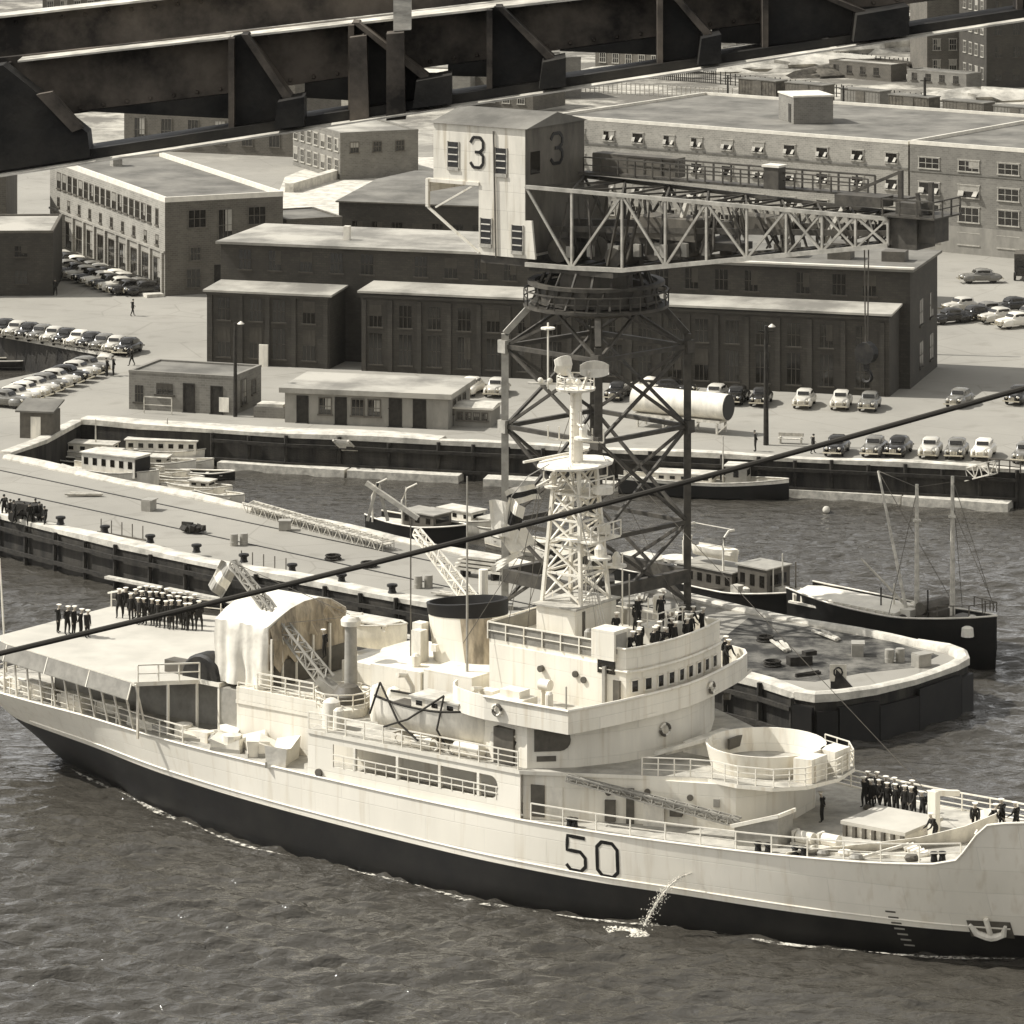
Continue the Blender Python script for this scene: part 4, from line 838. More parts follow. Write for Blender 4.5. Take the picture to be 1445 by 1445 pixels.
def arch(t): return interp([(a,b) for a,b in sorted(AR_[3:9])],t)
lo=[10.0,9.4,9.9,10.3,9.7,10.2,10.9,11.2,11.0,11.5,11.7,11.4,11.8,11.9,11.9]
q.loft([[V(-17.0,t,arch(t)-.02),V(-16.78+.16*math.sin(i*2.2),t,(arch(t)*2+lo[i])/3),V(-16.85+.2*math.sin(i*2.9+1),t,(arch(t)+2*lo[i])/3),V(-16.75+.12*math.sin(i*1.7),t,lo[i])] for i,t in enumerate(hi)],cap=False,closed=False); q.build('torn_curtain','brown',hg)
q=MB(); q.bx(-16.98,-16.90,-5.6,1.2,8.45,10.0) ; q.build('dark_opening','greydk',hg)
for t in (5.9,4.9,3.6,2.0,.4): MB().bar(V(-16.85,t,8.45),V(-16.85,t,min(arch(t),11.5)),.12).build('post','white',hg)
rails('railing',[[(-17.6,6.35,8.5),(-13.2,6.35,8.5)]],.95,1.1,3,.06)
MB().bx(-19.2,-11.4,-6.45,6.45,7.67,8.42).build('shelter_base','white',ship)
# tarpaulin-covered hump on the flight deck edge
hm=thing('covered_winch','dark rounded tarpaulin-covered winch behind a rail on the flight deck corner','winch',SO+Matrix.Rotation(SA,4,'Z').to_3x3()@V(-22.3,5.6,8.4),SA)
MB().loft([[Vector((1.55*math.cos(a)*k,.1+y,1.5*math.sin(a)*k)) for a in [i*math.pi/10 for i in range(11)]] for k,y in ((.9,-.75),(1,-.6),(1,.5),(.9,.7))]).build('tarpaulin','steel',hm,True)
MB().bx(-3.0,-1.3,-.5,.4,0,.75).build('motor_box','greydk',hm)
# ---------------------------------------------- foredeck
shape([(21.3,1.9),(25.3,1.9),(25.3,-1.9),(21.3,-1.9)],5.0,5.75,'hatch_coaming','white2'); shape([(21.2,2.0),(25.4,2.0),(25.4,-2.0),(21.2,-2.0)],5.75,5.95,'hatch_cover','fdeck')
q=MB()
for i in range(7): q.bx(21.4+i*.62,21.6+i*.62,-2.1,-1.9,5.1,5.75)
q.build('hatch_bracket','greydk',ship)
sp_=MB().bx(25.9,26.4,-.45,.05,5.1,8.0); sp_.build('samson_post','white',ship)
q=MB(); q.bar(V(26.1,.2,7.9),V(26.9,-1.2,7.7),.3); q.build('samson_post_head','white',ship)
# V-shaped breakwater
BW=[(20.6,6.6),(22.4,5.4),(24.4,4.0),(26.4,2.4),(28.2,.6),(29.2,-1.0),(28.6,-2.4),(27.2,-3.6),(25.8,-4.6)]
q=MB(); rg=[]
for i,(s,t) in enumerate(BW):
    h=(.25,.45,.6,.75,1.1,1.5,1.4,1.1,.6)[i]; z=deckz(s); rg.append([V(s-.1,t,z),V(s+.35,t+.35,z+h),V(s+.42,t+.38,z+h),V(s+.06,t+.1,z)])
q.loft(rg); q.build('breakwater','white2',ship,True)
q=MB(); lattice(q,V(16.9,5.6,5.9),V(7.2,8.6,7.5),.45,16,.05,.7); q.bar(V(16.9,5.6,5.9),V(7.2,8.6,7.6),.14); q.build('cargo_derrick','grey',ship)
q=MB(); P=[(17.2,6.6),(19.6,5.9),(19.6,4.4),(17.2,5.0)]
q.add([V(s,t,4.95) for s,t in P]+[V(P[0][0],P[0][1],5.9),V(P[1][0],P[1][1],6.7),V(P[2][0],P[2][1],6.7),V(P[3][0],P[3][1],5.9)],[(0,1,2,3),(7,6,5,4),(0,4,5,1),(1,5,6,2),(2,6,7,3),(3,7,4,0)]); q.build('winch_house','grey',ship)
q=MB(); q.bar(V(17.0,6.7,5.95),V(19.7,6.0,6.8),.12,.2); q.bar(V(19.7,6.0,6.8),V(19.7,4.3,6.8),.12,.2); q.build('winch_house_trim','white',ship)
for s,t in ((20.6,4.6),(22.0,4.2)):
    q=MB(); q.tube([V(s-.5,t,5.45),V(s+.5,t,5.45)],.35,10); q.bx(s-.7,s+.7,-t-.5,-t+.5,5.0,5.2); q.bx(s-.75,s-.6,-t-.3,-t+.3,5.1,5.8); q.build('deck_winch','white2',ship)
q=MB()
for s,t in ((7.6,8.9),(7.9,8.85),(19.0,6.95),(19.6,6.85),(21.2,6.6),(21.7,6.5),(28.9,4.7),(29.3,4.5)): MB().lathe([(.2,0),(.16,.3),(.24,.42),(.2,.5)],V(s,t,deckz(s)),10).build('bollard','black',ship,True)
q=MB()
for i in range(5): q.tube([V(26.2+i*.35,3.4+.2*i,5.5),V(26.6+i*.35,3.0+.2*i,5.7)],.18,8)
q.bar(V(22.8,5.6,5.2),V(27.6,4.5,5.5),.16); q.bar(V(24.5,6.0,5.2),V(27.0,4.2,6.1),.14); q.build('stowed_gear','white2',ship)
q=MB(); q.lathe([(.45,0),(.4,.5),(.5,.7),(.5,.8)],V(31.5,1.6,5.7),12); q.lathe([(.45,0),(.4,.5),(.5,.7),(.5,.8)],V(31.5,-1.2,5.7),12); q.tube([V(32,1.6,5.95),V(36,1.2,6.0)],.12,6); q.build('capstan','greydk',ship,True)
# gun tub (an empty sponson ring)
q=MB(); n=32; rg=[]
for k in range(n+1):
    a=2*math.pi*k/n; c,s_=math.cos(a),math.sin(a); rg.append([Vector((14.9+r*c,r*s_,z)) for r,z in ((3.15,7.67),(3.45,8.95),(3.33,8.95),(3.05,7.67))])
q.loft(rg,cap=False); q.build('gun_tub','white',ship,True)
MB().prism([(18.0,.6),(19.3,.4),(19.3,2.0),(18.1,2.2)],7.67,8.95).build('ready_use_locker','white',ship); MB().prism([(18.2,-2.2),(19.3,-2.0),(19.3,-.4),(18.3,-.5)],7.67,9.0).build('ready_use_locker','white',ship)
MB().bx(12.0,12.15,.4,3.0,8.0,8.6).build('tub_recess','greydk',ship)
q=MB(); q.bx(9.6,11.6,-.6,3.4,7.67,8.3); q.build('skylight','white2',ship)
q=MB(); q.bar(V(9.4,3.2,8.1),V(11.8,1.2,8.9),.3,.2); q.bar(V(9.6,2.4,8.0),V(12,.4,8.7),.25,.2); q.build('spare_spar','white2',ship)
# ensign staff at the stern
MB().tube([V(-42.3,2.3,5.1),V(-42.9,2.3,12.5)],[.08,.05],6).build('ensign_staff','white',ship)
# cooling-water outlet, its splash, and the thin wave along the waterline
o=SO; RM=Matrix.Rotation(SA,4,'Z')
jt=MB(); P=[V(15.2-.28*k,hbf(15.2-.28*k,3)+.1+.32*k,3.3-.075*k*k) for k in range(7)]; jt.tube(P,[.03,.035,.04,.045,.05,.05,.05],5)
for k in range(420):
    t=random.random()**.7*6; s=15.2-.28*t; p=V(s+random.gauss(0,.035*t),hbf(s,3)+.1+.32*t+random.gauss(0,.03*t),max(.05,3.3-.075*t*t+random.gauss(0,.05*t))); jt.ball(p,.018+.02*random.random(),0,5,3)
M['foam']=mat('foam',.75,.9,.5,5,lo=.35)
def lace(m):
    n=m.node_tree; b=n.nodes['Principled BSDF']; tc=[x for x in n.nodes if x.type=='TEX_COORD'][0]
    ns=n.nodes.new('ShaderNodeTexNoise'); ns.inputs['Scale'].default_value=2.6; ns.inputs['Detail'].default_value=8; ns.inputs['Roughness'].default_value=.7; n.links.new(tc.outputs['Object'],ns.inputs['Vector'])
    cr=n.nodes.new('ShaderNodeValToRGB'); cr.color_ramp.elements[0].position=.46; cr.color_ramp.elements[1].position=.62; n.links.new(ns.outputs['Fac'],cr.inputs[0]); n.links.new(cr.outputs[0],b.inputs['Alpha'])
M['lace']=mat('thin_foam',.7,.9,.3,5); lace(M['lace'])
j=jt.build('water_jet','foam',None,True); j.location=SO; j.rotation_euler=(0,0,SA); tag(j,kind='stuff')
fm=MB()
for k in range(420):
    a=random.random()*6.28; r=random.random()**.8; c=V(12.8+1.5*r*math.cos(a)-.5*r,hbf(13,0)+2.3+.8*r*math.sin(a),.08+.12*(1-r)*random.random()); fm.ball(c,.04+.07*random.random()*(1.2-r),0,6,3,sz=.5)
j=fm.build('foam','foam',None,True); j.location=SO; j.rotation_euler=(0,0,SA); tag(j,kind='stuff')
fm=MB(); 
for k in range(3):
    P0=[(-36,-12),(-8,14),(16,34)][k]; n_=60; A=[];B=[]
    for i in range(n_+1):
        s=P0[0]+(P0[1]-P0[0])*i/n_; h=interp(WLH,s); e=math.sin(math.pi*i/n_)**.5; o_=.25+.3*math.sin(s*.31)+.3
        A.append(V(s,h+o_,.13)); B.append(V(s,h+o_+(.35+.25*math.sin(s*.7))*e,.13))
    fm.loft([[a,b] for a,b in zip(A,B)],cap=False,closed=False)
for (s,t,l,w_) in ():
    n_=14; fm.loft([[V(s+l*(i/n_-.5),t+.3*math.sin(i)-w_/2*math.sin(math.pi*i/n_),.16),V(s+l*(i/n_-.5),t+.3*math.sin(i)+w_/2*math.sin(math.pi*i/n_),.16)] for i in range(n_+1)],cap=False,closed=False)
j=fm.build('foam','lace'); j.location=SO; j.rotation_euler=(0,0,SA); tag(j,kind='stuff')
# busier mast: ladders, yards, small platforms, dipoles
tp=MB()
for y in (-.55,.55):
    tp.bar((c0[0]+.1,y,Z1+.1),(c0[0]+.1,y*.7,27.5),.06)
    for i in range(12): tp.bar((c0[0]+.1,y,Z1+.3+i*.35),(c0[0]-.1,0,Z1+.3+i*.35),.05)
tp.build('ladder','white2',ship)
for z,a,l in ((24.6,20,1.7),(25.7,-40,1.3),(22.3,75,2.4),(20.6,-20,2.2)):
    d=Vector((math.cos(R(a)),math.sin(R(a)),0)); q=MB(); q.bar(Vector((c0[0],0,z))-d*l,Vector((c0[0],0,z))+d*l,.09)
    for k in (-1,-.6,.6,1): p=Vector((c0[0],0,z))+d*l*k; q.tube([p,p+Vector((0,0,.8))],.05,5)
    q.build('yard_arm','white2',ship)
for z,x,y,r_ in ((24.9,1.0,-.6,.55),(20.2,-1.3,1.0,.6),(18.2,2.6,-1.2,.7),(21.9,-1.0,-.9,.5),(17.1,1.6,1.9,.6)):
    q=MB(); q.lathe([(.1,-.1),(r_,0),(r_,.12),(.1,.14)],(c0[0]+x,y,z),12); q.bar((c0[0],0,z),(c0[0]+x,y,z),.16); q.lathe([(r_*.4,.1),(r_*.45,.6),(r_*.2,.85),(.02,.9)],(c0[0]+x,y,z),10); q.build('lantern_platform','white2' if z!=20.2 else 'grey',ship)
for i in range(7):
    s=3.9+.35*math.sin(i*4); q=MB().tube([(s-i*.9,4.0-.3*i,13.2),(s-i*.9,4.0-.3*i,15.0+1.3*(i%3))],.05,5); q.build('whip_aerial','grey' if i%2 else 'white2',ship)
tp=MB()
for i in range(10):
    a=(c0[0]-1.2+.25*i,2.8-.55*i,Z1+.3); tp.bar(a,(-1.5+.9*i,3.4-.75*i,13.4),.022)
tp.build('halyards','grey',ship)
# more gear along the decks
rs_=random.Random(11)
for i in range(16):
    s=-40+i*1.45; t=interp(DKH,s)-1.0-rs_.random()*.8; w_=.4+rs_.random()*.7; q=MB()
    if i%3==0: q.lathe([(w_*.6,0),(w_*.55,w_*.9),(.05,w_)],V(s,t,4.97),10)
    elif i%3==1: q.bx(s-w_,s+w_,-t-.35,-t+.35,4.96,5.5+rs_.random()*.4)
    else: q.tube([V(s-w_,t,5.3),V(s+w_,t,5.3)],.32,10)
    q.build(('vent_trunk','deck_locker','rope_reel')[i%3],('white2','white','grey')[i%3],ship)
for i,(s,t,z,w_,h) in enumerate(((-9.6,8.4,7.68,.5,1.1),(-4.7,5.4,7.68,.6,1.3),(-.2,6.6,7.68,.4,.9),(2.9,6.6,7.68,.3,1.2),(-7.3,6.2,7.68,.7,.8),(-13.5,5.2,7.68,.4,1.2),(-9.7,-1.5,10.62,.7,.9),(-5.0,-2.8,10.92,.6,.7),(-8.0,3.1,10.62,.4,.6),(.2,3.0,13.26,.4,.8),(4.3,2.6,13.26,.35,1.0),(.4,6.9,10.37,.5,1.0),(4.6,6.8,10.37,.35,1.1),(6.4,8.3,10.37,.3,.8))):
    q=MB(); q.bx(s-w_,s+w_,-t-.4,-t+.4,z,z+h*.8) if i%2 else q.lathe([(w_*.7,0),(w_*.65,h),(w_*.3,h+.15)],V(s,t,z),10); q.build('ventilator' if not i%2 else 'deck_locker',('white2','grey','white')[i%3],ship)
for i in range(5):
    q=MB(); c=V(-4.6+i*1.3,9.0,8.0); q.tube([c+Vector((.28*math.cos(a),.0,.28*math.sin(a))) for a in [k*.7 for k in range(10)]],.07,5); q.build('rope_coil','grey' if i%2 else 'white2',ship)
for i,(s,t) in enumerate(((22.5,5.8),(23.6,5.3),(27.6,4.9),(26.9,-3.6),(20.2,3.4),(19.4,-3.9),(24.7,5.9))):
    q=MB(); q.lathe([(.35,0),(.4,.15),(.3,.3),(.1,.32)],V(s,t,deckz(s)),10); q.build('rope_coil',('grey','white2','greydk')[i%3],ship)
# ================================================= NUMBERED CRANE ON THE PIER
CX,CY=6.0,303.0; JA=R(-34)
tw=thing('dockside_crane','dark lattice tower crane with a pale cabin marked 3, on the pier behind the ship','crane',(CX,CY,3))
LG={'l':(-6.5,0),'r':(6.5,0),'n':(0,-6.5),'f':(0,6.5)}
def lp(k,z): x,y=LG[k]; q=1 if z<=19.6 else 1-(z-19.6)/3.2*.45; return Vector((x*q,y*q,z))
for k in 'lrnf':
    q=MB(); q.bar(lp(k,0),lp(k,19.6),.52,.42); q.bar(lp(k,19.6),lp(k,22.6),.42); q.box(lp(k,.1),(1.2,1.2,.5))
    for z in (13,18.7): q.box(lp(k,z),(.75,.75,.9),rz=.78)
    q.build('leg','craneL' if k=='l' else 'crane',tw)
prs=[('l','n'),('n','r'),('r','f'),('f','l')]
for a,b in prs:
    q=MB()
    for z in (6.2,13,18.7): q.bar(lp(a,z),lp(b,z),.30)
    for z0,z1 in ((.5,6.2),(6.2,13),(13,18.7),(18.7,22.4)):
        q.bar(lp(a,z0),lp(b,z1),.2); q.bar(lp(b,z0),lp(a,z1),.2)
        m=(lp(a,z0)+lp(b,z1))/2
    q.build('bracing','crane',tw)
q=MB()
for z in (2.4,):
    for a,b in prs: q.bar(lp(a,z),lp(b,z),.5,.9)
q.build('portal_beam','crane',tw)
q=MB(); q.bx(-1.3,1.3,-1.3,1.3,0,2.2); 
for i in range(20):
    z=1+i*1.0; q.bar((-.35,-.2,z),(.35,-.2,z),.06)
q.bar((-.4,-.2,2),(-.4,-.2,21),.1); q.bar((.4,-.2,2),(.4,-.2,21),.1); q.build('ladder_well','crane',tw)
q=MB(); 
def ringm(mb,r0,r1,z0,z1,n=32):
    rg=[[Vector((r*math.cos(2*math.pi*k/n),r*math.sin(2*math.pi*k/n),z)) for r,z in ((r0,z0),(r1,z0),(r1,z1),(r0,z1))] for k in range(n+1)]; mb.loft(rg,cap=False)
ringm(q,3.2,5.2,21.6,21.8); q.build('ring_walkway','crane',tw)
q=MB().lathe([(2.4,21.0),(2.6,21.6),(2.6,24.4)],(0,0,0),28); q.build('slewing_drum','craneD',tw,True)
q=MB(); [q.bar((4.6*math.cos(k*.35),4.6*math.sin(k*.35),21.8),(3.6*math.cos(k*.35+.1),3.6*math.sin(k*.35+.1),24.3),.16) for k in range(18)]; q.build('outer_strut','crane',tw)
q=MB(); rail(q,[Vector((5.15*math.cos(a*math.pi/10),5.15*math.sin(a*math.pi/10),21.8)) for a in range(20)],1.0,2,2,.07,closed=True); q.build('railing','crane',tw)
q=MB(); ringm(q,3.6,4.3,21.9,23.1); ringm(q,4.4,4.9,23.2,23.45)
for k in range(24): q.bar((4.0*math.cos(k*.262),4.0*math.sin(k*.262),21.7),(4.5*math.cos(k*.262+.13),4.5*math.sin(k*.262+.13),23.4),.12)
q.build('slewing_ring','crane',tw,False)
hd=MB(); RJ=Matrix.Rotation(JA,4,'Z')
# everything that slews, in the jib's frame (a along jib, b away from the camera); z relative to the pier
def slew(name,mb,m,par=None,sm=False):
    mb.v=[tuple(RJ@Vector(v)) for v in mb.v]; return mb.build(name,m,par or tw,sm)
Z=lambda z:z-3
q=MB(); q.bx(-11.5,-3.55,-3.8,3.85,Z(33.2),Z(37.3)); cab=slew('cabin',q,'craneW')
q=MB(); q.bx(-3.545,-3.50,-3.78,3.84,Z(28.3),Z(37.28)); slew('painted_shade_sheet',q,'craneD',cab)  # dark sheet puts the shade of the cabin's jib-side wall into colour
q=MB(); q.add([(-11.7,-4,Z(37.3)),(-3.3,-4,Z(37.3)),(-3.3,0,Z(38.2)),(-11.7,0,Z(38.2)),(-3.3,4,Z(37.3)),(-11.7,4,Z(37.3))],[(0,1,2,3),(3,2,4,5),(1,4,2),(5,0,3),(0,5,4,1)]); slew('roof',q,'tar',cab)
q=MB(); q.bx(-7.55,-3.56,-3.795,3.8,Z(28.1),Z(33.2)); slew('lower_cabin',q,'craneW',cab)
q=MB(); q.add([(-3.55,-3.8,Z(28.1)),(-2.7,-3.8,Z(28.1)),(-3.0,-3.8,Z(30.8)),(-3.55,-3.8,Z(30.8)),(-3.55,-3.6,Z(28.1)),(-2.7,-3.6,Z(28.1)),(-3.0,-3.6,Z(30.8)),(-3.55,-3.6,Z(30.8))],[(0,1,2,3),(7,6,5,4),(0,4,5,1),(1,5,6,2),(2,6,7,3),(3,7,4,0)]); slew('flared_sheet',q,'craneW',cab)
for a,z in ((-9.75,34.2),(-5.6,34.0),(-6.9,28.9),(-4.2,28.6)):
    q=MB(); q.bx(a-.45,a+.45,-3.83,-3.8,Z(z),Z(z+1.8)); w_=slew('window',q,'glass',cab)
    q=MB(); q.bx(a-.5,a+.5,-3.92,-3.8,Z(z-.25),Z(z-.02)); q.bx(a-.53,a-.45,-3.86,-3.8,Z(z),Z(z+1.85)); q.bx(a+.45,a+.53,-3.86,-3.8,Z(z),Z(z+1.85))
    for i in range(3): q.box((a,-3.88,Z(z+.4+i*.5)),(.8,.04,.09),rx=R(-35))
    slew('louvre',q,'frame',w_)
for a in (-6.0,-3.2):
    q=MB(); q.bar((a,-3.9,Z(28)),(a-.2,-3.9,Z(37)),.09); 
    if a<-5: slew('cable_conduit',q,'greydk',cab)
def three(mb,f,w_=.2):
    P=[(0,1.75),(.25,2.15),(.85,2.15),(1.1,1.85),(1.1,1.35),(.8,1.1),(.4,1.1)],[(.8,1.1),(1.1,.85),(1.1,.3),(.85,0),(.25,0),(0,.35)]
    for Q in P:
        for p,q in zip(Q,Q[1:]): mb.bar(f(*p),f(*q),w_,w_)
q=MB(); three(q,lambda x,y:Vector((-8.25+x,-3.76,Z(34.3)+y))); slew('number_three',q,'black',cab)
q=MB()
P=[(0,1.75),(.25,2.15),(.85,2.15),(1.1,1.85),(1.1,1.35),(.8,1.1),(.4,1.1)],[(.8,1.1),(1.1,.85),(1.1,.3),(.85,0),(.25,0),(0,.35)]
for Q in P:
    for p,r in zip(Q,Q[1:]): q.bar((-3.57,-.6+p[0]*1.35,Z(34.5)+p[1]),(-3.57,-.6+r[0]*1.35,Z(34.5)+r[1]),.24,.24)
slew('number_three',q,'black',cab)
q=MB(); q.bx(-3.52,-3.47,-3.2,-2.0,Z(34.0),Z(35.6)); slew('window',q,'glass',cab)
q=MB(); q.bx(-12.1,-7.5,-3.9,-3.5,Z(33.0),Z(33.25)); q.bar((-12.0,-3.8,Z(33.2)),(-12.0,-3.8,Z(31.2)),.25); q.bar((-12,-3.8,Z(31.2)),(-7.5,-3.8,Z(28.2)),.16); q.bar((-11.3,-3.8,Z(31.2)),(-7.6,-3.8,Z(33.2)),.12)
q.bar((-12.0,3.8,Z(33.2)),(-12.0,3.8,Z(31.2)),.25); q.bar((-12,3.8,Z(31.2)),(-7.5,3.8,Z(28.2)),.16); q.bx(-12.1,-11.8,-3.9,3.9,Z(32.3),Z(33.0)); slew('outrigger',q,'craneW')
q=MB(); q.bx(-3.5,3.6,-3.4,3.4,Z(27.2),Z(27.55)); q.bx(-7.5,-3.5,-3.6,3.6,Z(27.5),Z(28.05)); slew('slewing_deck',q,'crane')
# jib trusses
def bw(a): return 3.8-(a+3.5)/28*2.3
def jz(a,top): return 33.2-.5*(a+3.5)/28 if top else (27.7 if a<3.5 else 27.7+(a-3.5)/21*3.2)
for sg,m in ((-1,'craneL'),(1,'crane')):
    q=MB(); N=[-3.5,.2,4.2,7.6,10.8,13.9,16.9,19.6,22.1,24.5]
    for i,(a,b) in enumerate(zip(N,N[1:])):
        A=lambda t,top: Vector((t,sg*bw(t),Z(jz(t,top))))
        q.bar(A(a,1),A(b,1),.26); q.bar(A(a,0),A(b,0),.3)
        q.bar(A(b,0),A(b,1),.16); 
        if i%2==0: q.bar(A(a,1),A(b,0),.16)
        else: q.bar(A(a,0),A(b,1),.16)
        if i>=6: q.bar(A(a,0),A(b,1),.12); q.bar(A(a,1),A(b,0),.12)
    slew('jib_truss',q,m)
q=MB()
for i,(a,b) in enumerate(zip(N,N[1:])):
    for top in (0,1):
        q.bar((a,-bw(a),Z(jz(a,top))),(b,bw(b),Z(jz(b,top))),.13); q.bar((b,-bw(b),Z(jz(b,top))),(b,bw(b),Z(jz(b,top))),.15)
        if top: q.bar((a,bw(a),Z(jz(a,top))),(b,-bw(b),Z(jz(b,top))),.13)
slew('jib_bracing',q,'crane')
rj=random.Random(5); q=MB()
for i in range(62):
    a=-2+i*.42; b1=(rj.random()-.5)*2*bw(a)*.8; z0=jz(a,0)+.2+rj.random()*.6; z1=jz(a,1)-.3-rj.random()*.8; q.bar((a,b1,Z(z0)),(a+rj.uniform(-1.6,1.6),b1+rj.uniform(-.8,.8),Z(z1)),.08+.1*rj.random())
q.bar((-3,1.2,Z(30.2)),(24.3,.6,Z(31.8)),.35,.5); q.bar((-3,-1.4,Z(30.0)),(24.3,-.7,Z(31.6)),.3,.4); q.bx(-2,12,-.6,1.6,Z(29.4),Z(29.9)); slew('inner_frame',q,'crane')
q=MB(); q.bx(4,9,-1.2,1.5,Z(29.9),Z(31.4)); q.bx(12,16,-.9,1.1,Z(31.0),Z(32.0)); slew('trolley',q,'craneD')
q=MB()
for i in range(26):
    a=3+i*.8; q.bar((a,-bw(a)+.1,Z(jz(a,1))),(a+.3,-bw(a)+.2,Z(jz(a,1)-.5-rj.random()*.8)),.1)
slew('hanger_rod',q,'craneL')
q=MB(); q.bx(-3,24,2.2,3.4,Z(33.55),Z(33.7)); slew('walkway',q,'crane')
q=MB(); rail(q,[(-2.5,3.5,Z(33.7)),(21,3.0,Z(33.7))],1.25,1.5,2,.09); rail(q,[(-2.5,2.2,Z(33.7)),(21,2.0,Z(33.7))],1.1,1.5,2,.07); slew('railing',q,'crane')
q=MB(); q.bx(13.0,14.2,1.4,2.4,Z(33.7),Z(35.2)); slew('control_hut',q,'crane'); q=MB(); q.bx(12.9,14.3,1.3,2.5,Z(35.2),Z(35.35)); slew('control_hut_roof',q,'trim')
q=MB(); q.bx(-2.5,4.5,3.4,4.8,Z(33.6),Z(35.0)); slew('motor_house',q,'craneD')
q=MB(); q.bar((19.5,1.2,Z(33.6)),(24.0,1.2,Z(35.6)),.2); q.bar((21,1.2,Z(33.7)),(24,1.2,Z(33.6)),.2); q.bar((24,1.2,Z(33)),(24,1.2,Z(35.7)),.3); slew('head_gantry',q,'crane'); slew('head_post',MB().bar((27,0,Z(33.05)),(27,0,Z(35.2)),.3),'crane'); slew('head_post',MB().bar((27,-1.4,Z(33.05)),(26.7,-1.4,Z(34.6)),.22),'crane')
q=MB(); q.bx(24.4,26.6,-1.3,1.3,Z(30.7),Z(32.9)); q.bx(26.6,27.8,-1.0,1.0,Z(31.2),Z(32.9)); q.bx(24.8,26.6,-1.0,1.0,Z(33.0),Z(33.8)); q.bx(20,23.6,-.9,.9,Z(33.3),Z(34.0)); slew('jib_head_winch',q,'crane')
q=MB(); rail(q,[(24.3,-1.9,Z(33.0)),(28.2,-1.9,Z(33.0)),(28.2,1.9,Z(33.0))],1.1,1.2,2,.07); q.bx(24.2,28.3,-2,2,Z(32.9),Z(33.02)); slew('head_platform',q,'crane')
q=MB()
for i,(a,b_,z,d) in enumerate(((-1.8,-1,28.6,1.7),(.6,.5,28.8,1.9),(3.0,-1.2,28.5,1.4),(5.2,.5,29.0,1.5),(7.6,-.5,29.2,1.2),(9.5,.7,29.6,1.1))):
    q.tube([(a,b_-1.3,Z(z)),(a,b_+1.3,Z(z))],d/2,12); q.bx(a-.5,a+.5,b_+1.4,b_+2,Z(z-1),Z(z+.8))
slew('hoist_drum',q,'crane')
for i in range(9): slew('gear_case',MB().bx(-1+i*1.3,-.5+i*1.3,-2.4+(i%3)*.7,-2.1+(i%3)*.7,Z(28.2+.1*i),Z(29.0+.12*i)),'grey')
for a in (7.9,16.9,20.3): slew('sheave_arm',MB().bar((a,-.2,Z(33.0)),(a-1.9,.4,Z(jz(a,0)+.2)),.3),'cap')
q=MB()
for k in (-.3,.3): q.bar((22,k,Z(31)),(22,k*.5,Z(23.6)),.07)
slew('hoist_rope',q,'greydk')
q=MB(); q.tube([(22,-.35,Z(23.2)),(22,.35,Z(23.2))],.75,14); q.bar((22,0,Z(23)),(22,0,Z(22)),.3); q.tube([Vector((22+.4*math.sin(a),0,Z(21.6)+.4*math.cos(a))) for a in [i*.5 for i in range(9)]],.12,6); slew('hook_block',q,'steel',None,False)
# ================================================= BOATS
def hullmesh(L_,B_,fr,dr=.5,bow=.35,stern=.6,n=15,bulb=1):
    rg=[]
    for i in range(n):
        t=i/(n-1); x=-L_/2+L_*t
        hb=B_/2*(min(1,stern+(1-stern)*math.sin(min(1,t/.4)*math.pi/2)) if t<.4 else (1 if t<.55 else max(.01,math.cos((t-.55)/.45*math.pi/2)**.75)))
        sh=fr*(1+.12*(2*t-1)**2+(.42*max(0,t-.6)))
        rg.append([(x,-hb,sh),(x,-hb*.93,sh*.4),(x*.985,-hb*.7,-dr*.6),(x*.97,0,-dr),(x*.985,hb*.7,-dr*.6),(x,hb*.93,sh*.4),(x,hb,sh)])
    return rg
def boat(name,label,loc,hd,L_,B_,fr,hm='white2',dm='wood',cab=None,mast=None,kind='boat',group=None,thwarts=0,z=0,fun=False,roofm='cap'):
    r=thing(name,label,kind,(loc[0],loc[1],z),R(hd),group); rg=hullmesh(L_,B_,fr)
    MB().loft(rg,cap=True,closed=False).build('hull',hm,r,60)
    g=MB()
    for sd in (0,-1): g.tube([Vector(q_[sd])+Vector((0,0,.02)) for q_ in rg],.07,5)
    g.build('gunwale','white2' if hm!='white2' else 'wood',r,True)
    dz=.3*fr if thwarts else .82*fr
    d=MB(); d.loft([[(q_[0][0],q_[0][1]*.96,dz),(q_[0][0],-q_[0][1]*.96,dz)] for q_ in rg],cap=False,closed=False); d.build('deck',dm,r)
    if thwarts:
        for i in range(thwarts):
            x=-L_*.32+L_*.6*i/max(1,thwarts-1); MB().bx(x-.13,x+.13,-B_*.43,B_*.43,fr*.7,fr*.78).build('thwart','wood',r)
    if cab:
        for (x0,x1,hw,h,m) in cab:
            c=MB().bx(x0,x1,-hw,hw,dz-.02,dz+h).build('cabin',m,r); MB().bx(x0-.15,x1+.15,-hw-.12,hw+.12,dz+h+.002,dz+h+.1).build('cabin_roof',roofm,r)
            k=max(1,int((x1-x0)/.9)); 
            for i in range(k):
                xx=x0+(x1-x0)*(i+.5)/k
                for sy in (-1,1): MB().bx(xx-.22,xx+.22,sy*hw-.02,sy*hw+.02,dz+h*.45,dz+h*.8).build('window','glass',c)
            for sx in (x0,x1): MB().bx(sx-.02,sx+.02,-hw*.7,hw*.7,dz+h*.5,dz+h*.82).build('window','glass',c)
    if mast:
        for x,h in mast: MB().tube([(x,0,dz),(x,0,dz+h)],[.09,.05],6).build('mast','wood',r,True)
    if fun: 
        MB().lathe([(.5,0),(.48,2.2),(.4,2.25)],(fun,0,dz+1.2),12).build('funnel','greydk',r,True)
    return r
g=G(1000,703,0)
